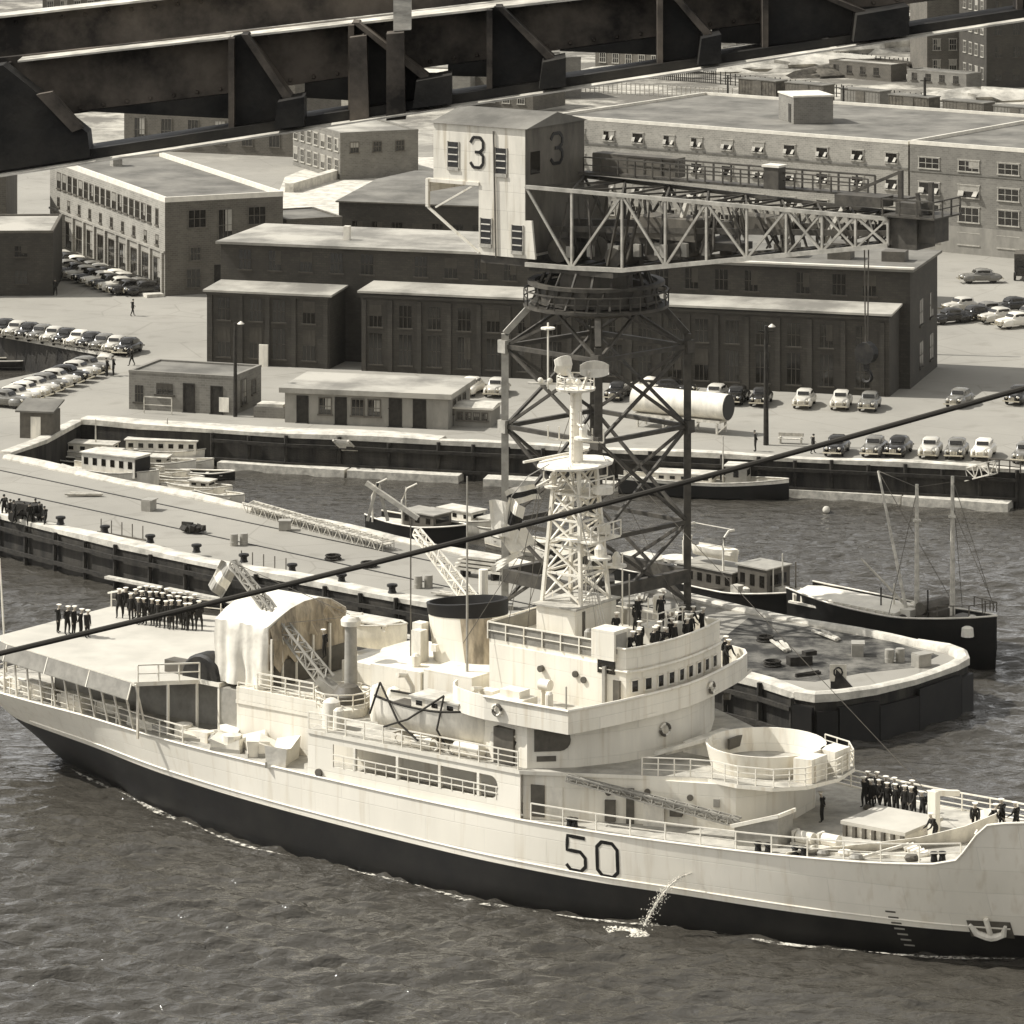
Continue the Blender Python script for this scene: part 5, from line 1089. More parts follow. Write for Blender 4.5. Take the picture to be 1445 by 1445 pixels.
b=boat('harbour_launch','long white launch with a small wheelhouse moored alongside the far floating walkway',(g[0]-.3,g[1]+1.2),-14.5,14.5,3.3,1.35,'white2','cap',cab=[(2.0,3.8,.9,1.6,'grey'),(-4,.8,1.0,.75,'white2')],mast=[(1.6,4)])
MB().loft([[(q[0][0]*1.004,q[0][1]*1.01,q[0][2]*.82),(q[1][0]*1.004,q[1][1]*1.03,q[1][2]*.2),(q[2][0],q[2][1]*1.0,-.2)] for q in hullmesh(14.5,3.3,1.35)],cap=False,closed=False).build('dark_topside','black',b,True)
# tug on the far side of the pier
PD=R(-44); pdv=Vector((math.cos(PD),math.sin(PD),0)); off=Vector((.69,.72,0))
bowp=Vector((33.6,297.6,0))
tg=bowp-pdv*23.5-off*.0+Vector((-.4,-.2,0))
b=boat('harbour_tug','dark-hulled tug with curved white davits on its deckhouse, behind the right leg of the crane',(tg.x,tg.y),-44,14,4.6,2.3,'black','woodk',cab=[(1.6,4.4,1.3,2.4,'greydk'),(-4.2,1.2,1.5,1.7,'greydk')],mast=[(4.8,3.5)],roofm='grey')
q=MB(); q.lathe([(.1,0),(.95,.05),(1.05,.3),(.7,.4),(.1,.2)],(-5.2,-.3,3.4),14,sx=1.2); q.build('life_raft','white2',b,True)
q=MB(); q.loft([[Vector(p)*1 for p in r_] for r_ in [[(x-1.6,y,z_+4.4) for x,y,z_ in rr] for rr in hullmesh(4.2,1.4,.5,.3)]],cap=True,closed=False); q.bx(-3.4,.2,-.5,.5,4.6,4.85); q.build('lifeboat','white2',b,60)
for x in (-3.6,.3):
    q=MB(); P=[Vector((x,-1.4,3.6)),Vector((x,-1.45,5.4)),Vector((x,-1.3,6.1)),Vector((x,-.8,6.5)),Vector((x,-.2,6.5))]; q.tube(P,.09,6); q.build('davit','white2',b,True)
MB().bar((-3.6,-.2,6.5),(.3,-.2,6.5),.05).build('davit_span','white2',b); MB().bar((-5.6,1,2),(-5.0,1.0,5.2),.16).build('boom','white2',b)
# coaster with two masts
cs=bowp-pdv*8.6
b=boat('coaster','black-hulled coaster with two bare masts and a pale hatch, moored at the pier end',(cs.x,cs.y),-44,18,5.0,2.9,'black','woodk',kind='ship')
MB().loft([[(x0,-1.7,2.45),(x0,-1.75,3.0),(x0,0,3.3),(x0,1.75,3.0),(x0,1.7,2.45)] for x0 in (-8.2,-5,-1.8,1.3)]).build('hatch_cover','canvas',b)
q=MB()
for i in range(13):
    q.bx(-8.1+i*.75,-7.95+i*.75,-1.85,-1.72,2.4,2.95)
q.bx(-8.3,1.4,-2.1,-1.8,2.35,2.5); q.build('hatch_coaming','white2',b)
for x,h in ((1.9,9.6),(5.1,10.6)): 
    q=MB(); q.tube([(x,0,2.4),(x,0,2.4+h)],[.2,.12],8); q.lathe([(.1,0),(.3,.05),(.3,.2),(.1,.25)],(x,0,2.4+h*.72),8); q.build('mast','wood',b,True)
q=MB(); q.tube([(1.4,-.6,3.2),(-2.6,1.2,12.2)],[.14,.09],8); q.build('derrick','wood',b,True); q=MB(); q.tube([(1.2,-.2,3.2),(-1.9,-1.6,6.4)],[.11,.08],8); q.build('derrick','wood',b,True)
q=MB()
for a_,c_ in (((5.1,0,12.8),(8.8,0,4.2)),((5.1,0,10.8),(8.4,.6,4.1)),((5.1,0,12.6),(4.2,2.3,3)),((1.9,0,11.8),(-2.6,1.2,12.2)),((1.9,0,11.8),(5.1,0,12.6)),((-2.6,1.2,12.2),(4.8,0,4.5)),((1.9,0,11.5),(1.2,-2.3,3))): q.bar(a_,c_,.035)
q.build('rigging','greydk',b)
q=MB(); q.bx(2.6,4.2,-1.0,1.0,2.4,3.4); q.tube([(3.3,-1.4,3.6),(3.3,1.4,3.6)],.45,10); q.bx(5.4,6.4,-.8,.8,2.4,3.3); q.build('cargo_winch','greydk',b)
q=MB(); rail(q,[(5.4,-2.1,3.5),(7.5,-1.2,3.7),(9,0,4.0),(7.5,1.2,3.7),(5.4,2.1,3.5)],.7,1.2,1,.05); q.build('railing','greydk',b)
rg_=random.Random(8)
def clutter(b,n,x0,x1,hw,z):
    for i in range(n):
        x=rg_.uniform(x0,x1); y=rg_.uniform(-hw,hw); k=i%4; w_=.2+rg_.random()*.4; h=.3+rg_.random()*.8; q=MB()
        if k==0: q.bx(x-w_,x+w_,y-w_,y+w_,z,z+h)
        elif k==1: q.lathe([(w_,0),(w_*.9,h),(w_*.5,h+.1)],(x,y,z),10)
        elif k==2: q.bar((x-1,y,z+.1),(x+1.1,y+.3,z+.5),.14)
        else: q.tube([(x,y,z),(x,y,z+1.6+h)],.06,5)
        q.build(('deck_box','ventilator','spar','stanchion')[k],('white2','greydk','wood','woodk','trim')[rg_.randrange(5)],b)
clutter(b,18,-1.5,7.6,1.6,2.3); 
clutter(bpy.data.objects['harbour_tug'],22,-6,6.4,1.9,2.0)
# boats behind the pier, centre
def ob(u,v,dz=0): p=G(u,v,dz); return p
g=ob(590,790,.0); 
b=boat('work_boat','dark-hulled work boat with two thin curved davits beyond the lattice gangway',(g[0],g[1]+6),-40,10,3.4,1.7,'black','cap',cab=[(-1,2.4,1.1,1.3,'greydk')],mast=[(-1.5,3.0)],roofm='grey')
for x in (-3.8,-.6):
    q=MB(); q.tube([(x,-1.4,1.5),(x,-1.5,3.6),(x+.3,-1.2,4.6),(x+1.0,-.8,5.0)],.08,6); q.build('davit','white2',b,True)
spec=[(655,742,-40,8.5,2.6,1.3,[(-2,1.5,.9,.9,'white2')],'white-decked launch moored just right of the work boat with davits'),
 (690,750,-42,7,2.2,1.0,[(-.5,1.8,.7,.8,'cap')],'small pale cabin launch directly left of the crane left leg'),
 (742,770,-40,7.5,2.3,1.0,None,'open pale boat seen between the crane legs beside signal flags'),
 (800,788,-44,6,2.0,.9,None,'small open boat behind the lattice mast of the ship'),
 (905,818,-44,9,3.0,1.8,[(-1.5,2,1.0,1.2,'white2')],'dark-hulled boat with a white canopy between the right crane legs'),
 (950,832,-44,7,2.4,1.2,None,'low dark boat just left of the crane right leg')]
for i,(u,v,h,l,bb,f_,cb,lab) in enumerate(spec):
    g=ob(u,v,f_*.5); boat('moored_boat',lab,g,h,l,bb,f_,'black' if i>3 else 'white2','wood' if i<4 else 'woodk',cab=cb,thwarts=3 if not cb else 0,group='boats moored behind the pier')
# basin boats, left
spec=[(160,668,-30,9.5,3.0,1.5,[(-2.5,3,1.15,1.7,'white2')],'largest boat in the basin corner, with a big pale cabin and black open end'),
 (135,640,-15,8,2.5,1.1,[(-2.5,1.8,.9,.9,'white2')],'white cabin boat nearest the dark basin corner wall'),
 (178,628,-10,7,2.4,1.2,[(-.5,1.8,.9,1.2,'cap')],'round-cabined white boat close to the basin wall'),
 (236,638,-8,9,2.6,1.2,[(-3.5,2.8,1.0,1.1,'white2')],'long white boat with a flat cabin roof under the basin wall'),
 (222,654,-12,7,2.2,.9,[(-1.5,1,.8,.6,'cap')],'low pale boat next to the long flat-roofed one'),
 (92,668,-38,8,2.2,.8,None,'open white skiff in the narrow end of the basin'),
 (262,652,-6,5,1.8,.7,None,'small white dinghy off the end of the flat-roofed boat'),
 (205,672,-20,5,1.7,.6,None,'pale dinghy rafted beside the pier, left of three'),
 (232,682,-18,5.2,1.7,.6,None,'pale dinghy rafted beside the pier, middle of three'),
 (262,692,-22,5.2,1.7,.6,None,'pale dinghy rafted beside the pier, right of three'),
 (292,668,-10,5,1.7,.6,None,'dark little rowing boat at the open end of the raft of boats'),
 (112,652,-25,6,1.8,.7,None,'narrow grey rowing boat beside the white skiff'),
 (186,662,-25,6.5,2.1,.9,[(-1,1.2,.7,.8,'white2')],'little cabin boat rafted against the big pale cabin boat'),
 (222,668,-15,6,1.9,.8,None,'open pale boat between the flat-roofed boat and the rafted dinghies'),
 (250,674,-28,5.5,1.8,.7,None,'open pale boat inshore of the middle rafted dinghy'),
 (284,688,-25,6,2.0,.8,[(-.8,1.0,.65,.6,'cap')],'tiny cabin boat at the right end of the raft of dinghies'),
 (312,698,-35,5,1.7,.6,None,'pale skiff against the pier just left of the lattice gangway'),
 (278,634,-5,6,1.9,.8,None,'skiff tied below the wall right of the flat-roofed boat'),
 (110,628,10,6,1.9,.8,None,'white skiff squeezed in the innermost basin corner'),
 (158,650,-20,6.5,2,.9,[(-1.2,.8,.7,.9,'cap')],'small pale-roofed boat behind the big cabin boat')]
for i,(u,v,h,l,bb,f_,cb,lab) in enumerate(spec):
    g=ob(u,v,f_*.8); b=boat('moored_boat',lab,g,h,l,bb,f_,'woodk' if i in (10,11) else 'white2','wood',cab=cb,thwarts=3 if not cb else 0,group='small boats crowded in the basin',mast=[(0,3.0)] if i in (1,3) else None)
    if i==0: MB().bx(3.02,3.1,-1.05,1.05,1.3,2.8).build('open_cabin_end','black',b)
g=ob(22,520,0); boat('moored_boat','small boat with a raised spar lying in the dark dock at the far left',(g[0],g[1]),8,7,2.2,.9,'woodk','wood',thwarts=3,mast=[(1.0,2.4)])
g=ob(1166,722,0); MB().ball((0,0,.15),.32,n=12).build('mooring_buoy','cap',None,True,loc=(g[0],g[1],0)); tag(bpy.data.objects['mooring_buoy'],'small white mooring buoy floating alone in the open basin','buoy')
# ---- boats carried by the ship
def onship(s,t,z): return SO+Matrix.Rotation(SA,4,'Z').to_3x3()@V(s,t,z)
p=onship(-2.6,8.0,8.75); b=boat('ship_launch','white-decked motor launch slung on dark gripes outboard of the ship boat deck',(p.x,p.y),-37,8.0,2.5,1.25,'white2','deck',cab=[(-1.2,2.2,.85,.75,'white')],z=p.z)
b['category']='boat'
for ch in b.children:
    if ch.name.startswith('gunwale'): ch.data.materials[0]=M['woodk']
MB().bx(-3.0,-1.6,-.75,.75,1.05,1.12).build('cockpit_opening','greydk',b)
for P in (((-3.4,-1.0,2.3),(-4.1,-1.1,.4)),((-3.4,-1.0,2.3),(-1.7,-1.42,.3),(-.3,-1.35,-.55)),((1.3,-1.0,2.2),(-1.0,-1.45,.6),(-2.8,-1.4,-.1)),((1.3,-1.0,2.2),(1.1,-1.4,.3),(1.5,-1.1,-.6))):
    MB().tube(P,.065,6).build('gripe','rope',b)
for x in (-2.9,2.6):
    q=MB(); q.tube([V(-2.6+x,6.3,7.7),V(-2.6+x,6.6,10.4),V(-2.6+x,7.2,11.2),V(-2.6+x,8.0,11.35)],.15,6); q.build('davit','white',ship,True)
q=MB(); q.bx(-5.5,.5,-8.6,-7.4,7.68,8.1); q.build('boat_chock','white',ship)
p=onship(-18.6,-5,9.3); boat('lifeboat','covered white lifeboat on the ship just left of the paired ventilators',(p.x,p.y),-37,7.0,2.3,1.1,'white2','canvas',cab=[(-2.4,2.4,.8,.35,'canvas')],z=p.z)
MB().bx(-15,-10.7,-1.5,5.6,7.66,9.7).build('after_deckhouse','white',ship)
for i,(s,t,a,l,h) in enumerate(((-21.3,7.3,20,2.2,.7),(-19.4,6.9,-60,1.8,1.0),(-18.3,8.1,15,1.9,.9),(-16.6,7.7,-40,2.0,1.0),(-15.3,7.3,35,2.0,1.0),(-14.0,8.3,-70,2.3,1.2))):
    p=onship(s,t,4.93); r=thing('canvas_crate','canvas-shrouded open crate on the after deck, %s from left'%ORD[i],'crate',(p.x,p.y,p.z),SA+R(a),'canvas-shrouded crates on the after deck')
    q=MB(); q.loft([[(-l/2,-.6,0),(-l/2,-.75,h),(-l/2,.75,h*1.25),(-l/2,.6,0)],[(0,-.5,0),(0,-.55,h*.6),(0,.55,h*.8),(0,.5,0)],[(l/2,-.6,0),(l/2,-.7,h*1.1),(l/2,.7,h),(l/2,.6,0)]]); q.build('canvas_cover','canvas',r); MB().bx(-l/2-.05,l/2+.05,-.65,-.58,0,.35).build('side_board','grey',r)
for i,(s,t) in enumerate(((-36.5,5.6),(-32.4,6.4))):
    p=onship(s,t,4.95); tag(MB().bx(-1,1,-.4,.4,0,1.1).build('stowage_locker','white2',None,False,(p.x,p.y,p.z),SA+R(-8)),['white locker at the stern rail below the flight deck','white locker amidships of the row under the flight deck edge'][i],'locker')
# signal flags
def flag(x,y,z,w_,h_,yaw,tilt,stripes,label):
    mb=MB(); n=9; rows=[0,.33,.66,1]
    for j in range(3):
        A=[];B=[]
        for i in range(n):
            t=i/(n-1)
            for L_,k in ((A,rows[j]),(B,rows[j+1])): L_.append(Vector((w_*t,.18*math.sin(t*7+k*2),-h_*k-.25*w_*t*t)))
        mb.loft([A,B],stripes[j],cap=False,closed=False)
    mb.v=[tuple(Matrix.Rotation(tilt,4,'Y')@Vector(v)) for v in mb.v]
    return tag(mb.build('signal_flag',['canvas','steel','grey'],None,False,(x,y,z),yaw),label,'flag','signal flags on the halyard')
def fw_(u,v,Y=248): return ((u-722.5)*Y/F,Y,ZV(v,Y))
flag(*fw_(712,694),1.8,1.0,R(15),R(-25),(0,1,0),'uppermost signal flag, striped light and dark')
flag(*fw_(690,706),1.5,2.1,R(5),R(-5),(0,0,0),'white signal flag with dark spots hanging below the striped one')
flag(*fw_(718,702),1.1,2.2,R(-20),R(15),(0,1,0),'narrow dark-banded signal flag right of the white one')
flag(*fw_(700,752),1.6,1.6,R(10),R(-35),(0,0,0),'crumpled pale signal flag half way down the halyard')
flag(*fw_(690,803),2.0,.4,R(0),R(-45),(0,0,0),'pale streamer, lowest of the signal flags')
q=MB(); P=[fw_(775,655),fw_(745,672),fw_(722,700),fw_(712,760),fw_(704,826)]; q.tube([Vector(p) for p in P],.03,5); tag(q.build('signal_halyard','grey'),'thin halyard carrying the signal flags down from the mast','halyard')
q=MB(); q.v=[]; 
fl=flag(*fw_(312,790,262),1.2,1.9,R(-20),R(30),(2,0,2),'limp pale flag drooping from the raised boom above the canvas shelter'); fl['group']='limp flag'; del fl['group']
# ================================================= PIER AND QUAY CLUTTER
a=G3(350,712,3.5); b_=G3(548,768,3.5); q=MB(); lattice(q,a-Vector((0,0,.3)),b_-Vector((0,0,.3)),1.05,26,.06,1.0); q.bar(a,b_,.9,.06); tag(q.build('lattice_gangway','wood'),'long pale lattice gangway lying along the far edge of the pier','gangway')
q=MB()
g=G3(533,735,3); 
for dx in (-.8,.8): q.bar(g+Vector((dx,0,0)),g+Vector((0,0,3.0)),.25)
q.bar(g+Vector((-.9,0,3)),g+Vector((3.2,-1,.4)),.35); tag(q.build('gangway_trestle','cap'),'pale trestle propping the right end of the lattice gangway','trestle')
q=MB(); g=G(273,752)
for i in range(9): q.box((random.uniform(-.8,.8),random.uniform(-.5,.5),.25+random.random()*.3),(.9,.3,.4),rz=random.random()*3,rx=random.random())
tag(q.build('scrap_heap','woodk',loc=(g[0],g[1],3)),'small dark heap of timber lying on the middle of the pier','heap')
g=G(402,748); q=MB().bx(-.45,.45,-.4,.4,0,.7); q.bx(-.5,.5,-.45,.45,.7,.8); q.bx(-.3,.3,-.43,-.4,.1,.6); tag(q.build('pier_box','grey',loc=(g[0],g[1],3)),'small grey box near the gangway on the pier','box')
for i,(u,v) in enumerate(((172,757),(372,803))):
    g=G(u,v); q=MB()
    for k in range(5): q.bar((-2.2+k*1.1,0,0),(-2.2+k*1.1,0,1.1),.06)
    q.bar((-2.6,0,.05),(2.6,-.1,.05),.12); tag(q.build('stanchion_rack','greydk',loc=(g[0],g[1],3),rz=R(-38)),['rack of thin upright stanchions on the pier at left','rack of thin stanchions on the pier edge above the canvas shelter'][i],'rack')
for i in range(9):
    P0=Vector((*pn[4],3)); P1=Vector((*pn[1],3)); p=P0.lerp(P1,(i+.3)/9.2)+Vector((.3,.35,0)); r=MB(); r.lathe([(.34,0),(.26,.15),(.24,.35),(.4,.45),(.38,.6),(.05,.66)],(0,0,.3),10)
    tag(r.build('mooring_bollard','steel',None,True,(p.x,p.y,3)),'iron bollard on the near edge of the pier, %s from left'%ORD[i],'bollard','bollards on the pier edge')
# planks, signs and cleats at the pier end
g=G(1187,972); q=MB(); q.add([(-.7,0,0),(.9,-.5,0),(-.5,0,1.5),(-.7,0,1.5),(.9,-.1,0),(-.5,.3,1.5)],[(0,1,2,3),(0,3,5,4),(1,4,5,2)]); o=q.build('wedge_marker','steel',loc=(g[0],g[1],3)); tag(o,'small slanting marker board with a white face standing on the pier end','marker')
MB().bx(-.75,.35,-.06,-.02,.5,1.6).build('board','cap',o); q=MB(); q.tube([Vector((-.2+.28*math.cos(a),-.08,1.1+.32*math.sin(a))) for a in [i*.7 for i in range(-1,7)]],.06,6); q.build('ring_mark','black',o,True)
rs=random.Random(3)
for i,(u,v) in enumerate(((1080,905),(1105,915),(1210,925),(1255,935),(1090,940),(1170,900),(1300,940),(590,830),(470,790),(640,842),(210,720),(330,770),(520,800),(120,700),(890,868),(930,884),(860,858),(905,845))):
    g=G(u,v); q=MB(); k=i%4
    if k==0: [q.tube([Vector((r_*math.cos(a),r_*math.sin(a),.08+.12*j)) for a in [x*.63 for x in range(11)]],.07,5) for j,r_ in ((0,.6),(1,.5),(2,.55))]
    elif k==1: [q.box((0,.22*j-.3,.1+.12*(j%2)),(2.2+.3*j,.2,.12),rz=.06*j) for j in range(4)]
    elif k==2: q.box((0,0,.4),(1.1,.8,.8),rz=.4); q.box((.1,0,.84),(1.2,.9,.08),rz=.4)
    else: q.tube([(0,0,0),(0,0,.9)],.32,12); q.tube([(.6,.2,0),(.6,.2,.9)],.32,12)
    nm,ct=(('rope_coil','coil'),('plank_pile','planks'),('crate','crate'),('oil_drums','drums'))[k]
    where='on the pier deck, %s item from left'%ORD[sorted([1080,1105,1210,1255,1090,1170,1300,590,470,640,210,330,520,120,890,930,860,905]).index(u)]
    if k==3:
        for j,(x,y) in enumerate(((0,0),(.75,.25))): tag(MB().lathe([(.3,0),(.32,.3),(.3,.32),(.32,.6),(.3,.9)],n=12).build('oil_drum',['woodk','grey'][i%2],None,True,(g[0]+x,g[1]+y,3.0)),('left' if j==0 else 'right')+' drum of a pair '+where,'drum','pairs of drums on the pier')
    else: tag(q.build(nm,['woodk','wood','grey'][k],None,False,(g[0],g[1],3.01),rs.random()*3),('dark coiled rope ','pile of loose planks ','closed wooden crate ')[k]+where,ct)
g=G(1128,938); q=MB(); q.box((0,0,.3),(1.6,.8,.6),rz=.3); q.box((.7,.4,.7),(.9,.5,.3),rz=.5); tag(q.build('tool_chest','woodk',loc=(g[0],g[1],3)),'dark chest on the pier end left of the marker board','chest')
g=G(1142,956); q=MB(); q.bar((-.9,0,.1),(.8,.9,.1),.2); q.bar((-.9,.0,.2),(.7,.95,.22),.1); tag(q.build('loose_baulk','woodk',loc=(g[0],g[1],3)),'short dark baulk lying on the pier end','baulk')
g=G(680,815); r=thing('plank_stack','stack of pale planks on low trestles at the pier edge, left of the crane leg','stack',(g[0],g[1],3),R(-30))
for k in range(4): MB().bx(-2.2+.2*k,2.0-.15*k,-.6,.6,.5+k*.3,.68+k*.3).build('plank','cap',r)
for x in (-1.4,1.2): MB().bx(x-.1,x+.1,-.6,.6,0,.48).build('trestle_leg','woodk',r)
g=G(735,815); q=MB(); q.tube([(-1.6,0,.45),(1.9,0,.45)],.42,10); tag(q.build('rolled_tarpaulin','cap',None,True,(g[0],g[1],3),R(-30)),'white rolled tarpaulin at the foot of the crane','roll')
# tank on trestles, bench
g=G(962,606); r=thing('storage_tank','white horizontal cylindrical tank on low timber trestles on the quay','tank',(g[0],g[1],3),R(-30))
q=MB(); q.tube([(-4.6,0,2.35),(4.6,0,2.35)],1.15,24); q.build('cylinder','white2',r,30)
q=MB(); q.tube([(4.61,0,2.35),(4.66,0,2.35)],1.12,24); q.build('end_plate','black',r,30)
q=MB().bx(-4.4,4.2,-.9,.9,1.0,1.2)
for x in (-4,-1.4,1.2,3.9):
    for y in (-.8,.8): q.bar((x,y,0),(x,y,1.0),.18)
    q.bar((x,-.8,.1),(x+1.0,-.8,1.0),.1)
q.build('trestle','wood',r)
g=G(1116,626); r=thing('slatted_bench','pale slatted bench facing the basin by the tall pole','bench',(g[0],g[1],3),R(-12))
MB().bx(-1.1,1.1,-.3,.2,.4,.47).build('seat','wood',r); MB().bx(-1.1,1.1,.2,.27,.6,.9).build('backrest','wood',r)
for x in (-.9,.9): MB().bx(x-.05,x+.05,-.25,.27,0,.6).build('leg','wood',r)
# ladder down the basin wall
q=MB(); a=G3(470,621,3.1); b_=G3(500,652,.7)
for d in (Vector((0,0,0)),Vector((1.3,-.3,0))): q.bar(a+d,b_+d,.16)
for i in range(9): p=a.lerp(b_,(i+.5)/9); q.bar(p,p+Vector((1.3,-.3,0)),.12,.3)
tag(q.build('quay_stair','wood'),'open timber stair slanting down the basin wall below the long hut','stair')
for i,(u0,v0,u1,v1) in enumerate(((1310,684,1400,660),)):
    q=MB(); lattice(q,G3(u0,v0,.9),G3(u1,v1,3.4),1.0,9,.07,1); tag(q.build('gangplank','cap'),'pale gangplank rising from the walkway to the quay at right','gangplank')
q=MB(); rail(q,[G3(1395,664,3),G3(1440,668,3)],1.0,1.0,2,.08); tag(q.build('quay_railing','greydk'),'short dark handrail on the quay edge at the right border','railing')
# ================================================= CARS
def make_car(label,fast=True):
    r=thing('parked_car',label,'car'); prof=[(-2.35,.55,.5,.70),(-2.2,.72,.42,.86),(-1.7,.82,.34,.98),(-.9,.86,.30,1.02),(0,.87,.30,1.02),(.75,.85,.32,1.02),(1.3,.66,.36,1.02),(1.9,.5,.42,.98),(2.2,.40,.46,.88),(2.33,.28,.52,.75)]
    m=MB(); rg=[]
    for x,hw,z0,z1 in prof: rg.append([(x,-hw*.85,z0),(x,-hw,z0+.2),(x,-hw*.97,z1-.15),(x,-hw*.72,z1),(x,hw*.72,z1),(x,hw*.97,z1-.15),(x,hw,z0+.2),(x,hw*.85,z0)])
    m.loft(rg)
    for x,sx in ((1.35,.62),(-1.35,.66)):
        for y in (-.68,.68): m.lathe([(.01,-.02),(.75,0),(.92,.25),(.8,.5),(.45,.62),(.01,.65)],(x,y,.28),14,sx=sx/.75*.95,sy=.26)
    o=m.build('body','carK',r,45); objslots(o)
    m=MB(); cb=[(-1.95 if fast else -1.35,.45,.98),(-1.55 if fast else -1.2,.6,1.22 if fast else 1.38),(-.9,.64,1.50),(-.1,.66,1.57),(.4,.64,1.50),(.85,.60,1.0)]
    m.loft([[(x,-hw*1.08,.95),(x,-hw,zt-.22*(zt-.95)),(x,-hw*.7,zt),(x,hw*.7,zt),(x,hw,zt-.22*(zt-.95)),(x,hw*1.08,.95)] for x,hw,zt in cb])
    o=m.build('cabin','carK',r,45); objslots(o)
    MB().box((.69,0,1.27),(.04,1.02,.34),ry=R(-42)).build('windscreen','glass',r); MB().box((-1.42 if fast else -1.32,0,1.3),(.04,.7,.22),ry=R(50)).build('rear_window','glass',r)
    for y in (-1,1): MB().box((-.28,y*.665,1.25),(1.35,.04,.26)).build('side_window','glass',r)
    for x in (1.35,-1.35):
        for y in (-.72,.72):
            MB().tube([(x,y-.09,.34),(x,y+.09,.34)],.34,12).build('wheel','tyre',r,30)
    for y in (-.52,.52): MB().ball((2.08,y,.78),.15,n=8,m=5).build('headlight','chrome',r,True)
    for x in (2.45,-2.45): MB().bx(x-.05,x+.05,-.8,.8,.42,.54).build('bumper','chrome',r)
    m=MB()
    for k in range(5): m.bx(2.28,2.36,-.26+k*.12,-.2+k*.12,.5,.82)
    m.build('grille','chrome',r); return r
_c1=make_car('x',True); _c2=make_car('x',False)
SW={'K':None,'G':{'black_car_enamel':M['carG']},'L':{'black_car_enamel':M['carL']},'W':{'black_car_enamel':M['carW']}}
CN={'K':'black','G':'grey','L':'pale','W':'cream'}
ncar=0
def cars(lst,place,group,hd,cols):
    global ncar
    for i,(u,v) in enumerate(lst):
        c=cols[i%len(cols)]; g=G(u,v); f=ncar%3!=1; ncar+=1
        copy_thing(_c1 if f else _c2,'%s rounded %s, %s from left %s'%(CN[c],'sedan' if f else 'saloon',ORD[i],place),(g[0],g[1],3.02),R(hd+random.uniform(-5,5)),group,SW[c],(1,1,1))
cars([(664,556),(701,557),(872,562),(1010,566),(1040,568),(1074,570),(1135,573),(1187,575),(1227,577)],'in the row facing the quay before the machine shop','cars parked before the machine shop',-104,'WLKLKKLLG')
cars([(1181,640),(1234,641),(1268,641),(1313,643),(1350,644),(1388,645),(1447,650)],'in the row along the far quay edge at right','cars parked along the quay edge',-104,'KGKLGWG')
cars([(918,556),(948,557)],'of two side by side behind the white tank','cars behind the tank',-12,'WK')
cars([(1340,456),(1356,440),(1374,452),(1392,447),(1408,455),(1428,440),(1432,462),(1452,452)],'in the cluster at the right border','cars clustered at the right border',-150,'KLKGLKWG')
cars([(1354,572),(1438,568)],'in the shade right of the machine shop','cars in the shade',-110,'GK')
cars([(1383,399)],'alone on the open yard near the office wing','cars on the open yard',-175,'G')
cars([(82+i*11,372+i*4) for i in range(12)],'in the line along the sunlit brick building','cars along the brick building',200,'LKWKGLKWLKGK')
cars([(92+i*12.5,386+i*4.1) for i in range(8)],'in the outer line by the sunlit brick building','cars in the outer line',205,'GKLKWKLK')
cars([(6+i*17.5,472+i*2.7) for i in range(11)],'in the row beyond the small left dock','cars beyond the small dock',-108,'KLKGLKWKGLK')
cars([(8+i*14.5,574-i*6.0) for i in range(9)],'in the slanting row before the small left dock','cars before the small dock',-25,'GLWLGLKLG')
for c in (_c1,_c2):
    for ch in list(c.children): bpy.data.objects.remove(ch)
    bpy.data.objects.remove(c)
g=G(1446,392); r=thing('parked_truck','dark high-sided truck at the right border below the office wing','truck',(g[0],g[1],3),R(-100))
MB().bx(-2.6,.8,-1.1,1.1,.8,2.7).build('cargo_box','greydk',r); MB().bx(.85,2.0,-1.0,1.0,.6,2.2).build('cab','carK',r); MB().bx(2.0,3.0,-.6,.6,.6,1.4).build('bonnet','carK',r); MB().bx(2.0,2.03,-.85,.85,1.5,2.05).build('windscreen','glass',r)
for x in (-1.6,2.2):
    for y in (-.95,.95): MB().tube([(x,y-.12,.45),(x,y+.12,.45)],.45,12).build('wheel','tyre',r,30)
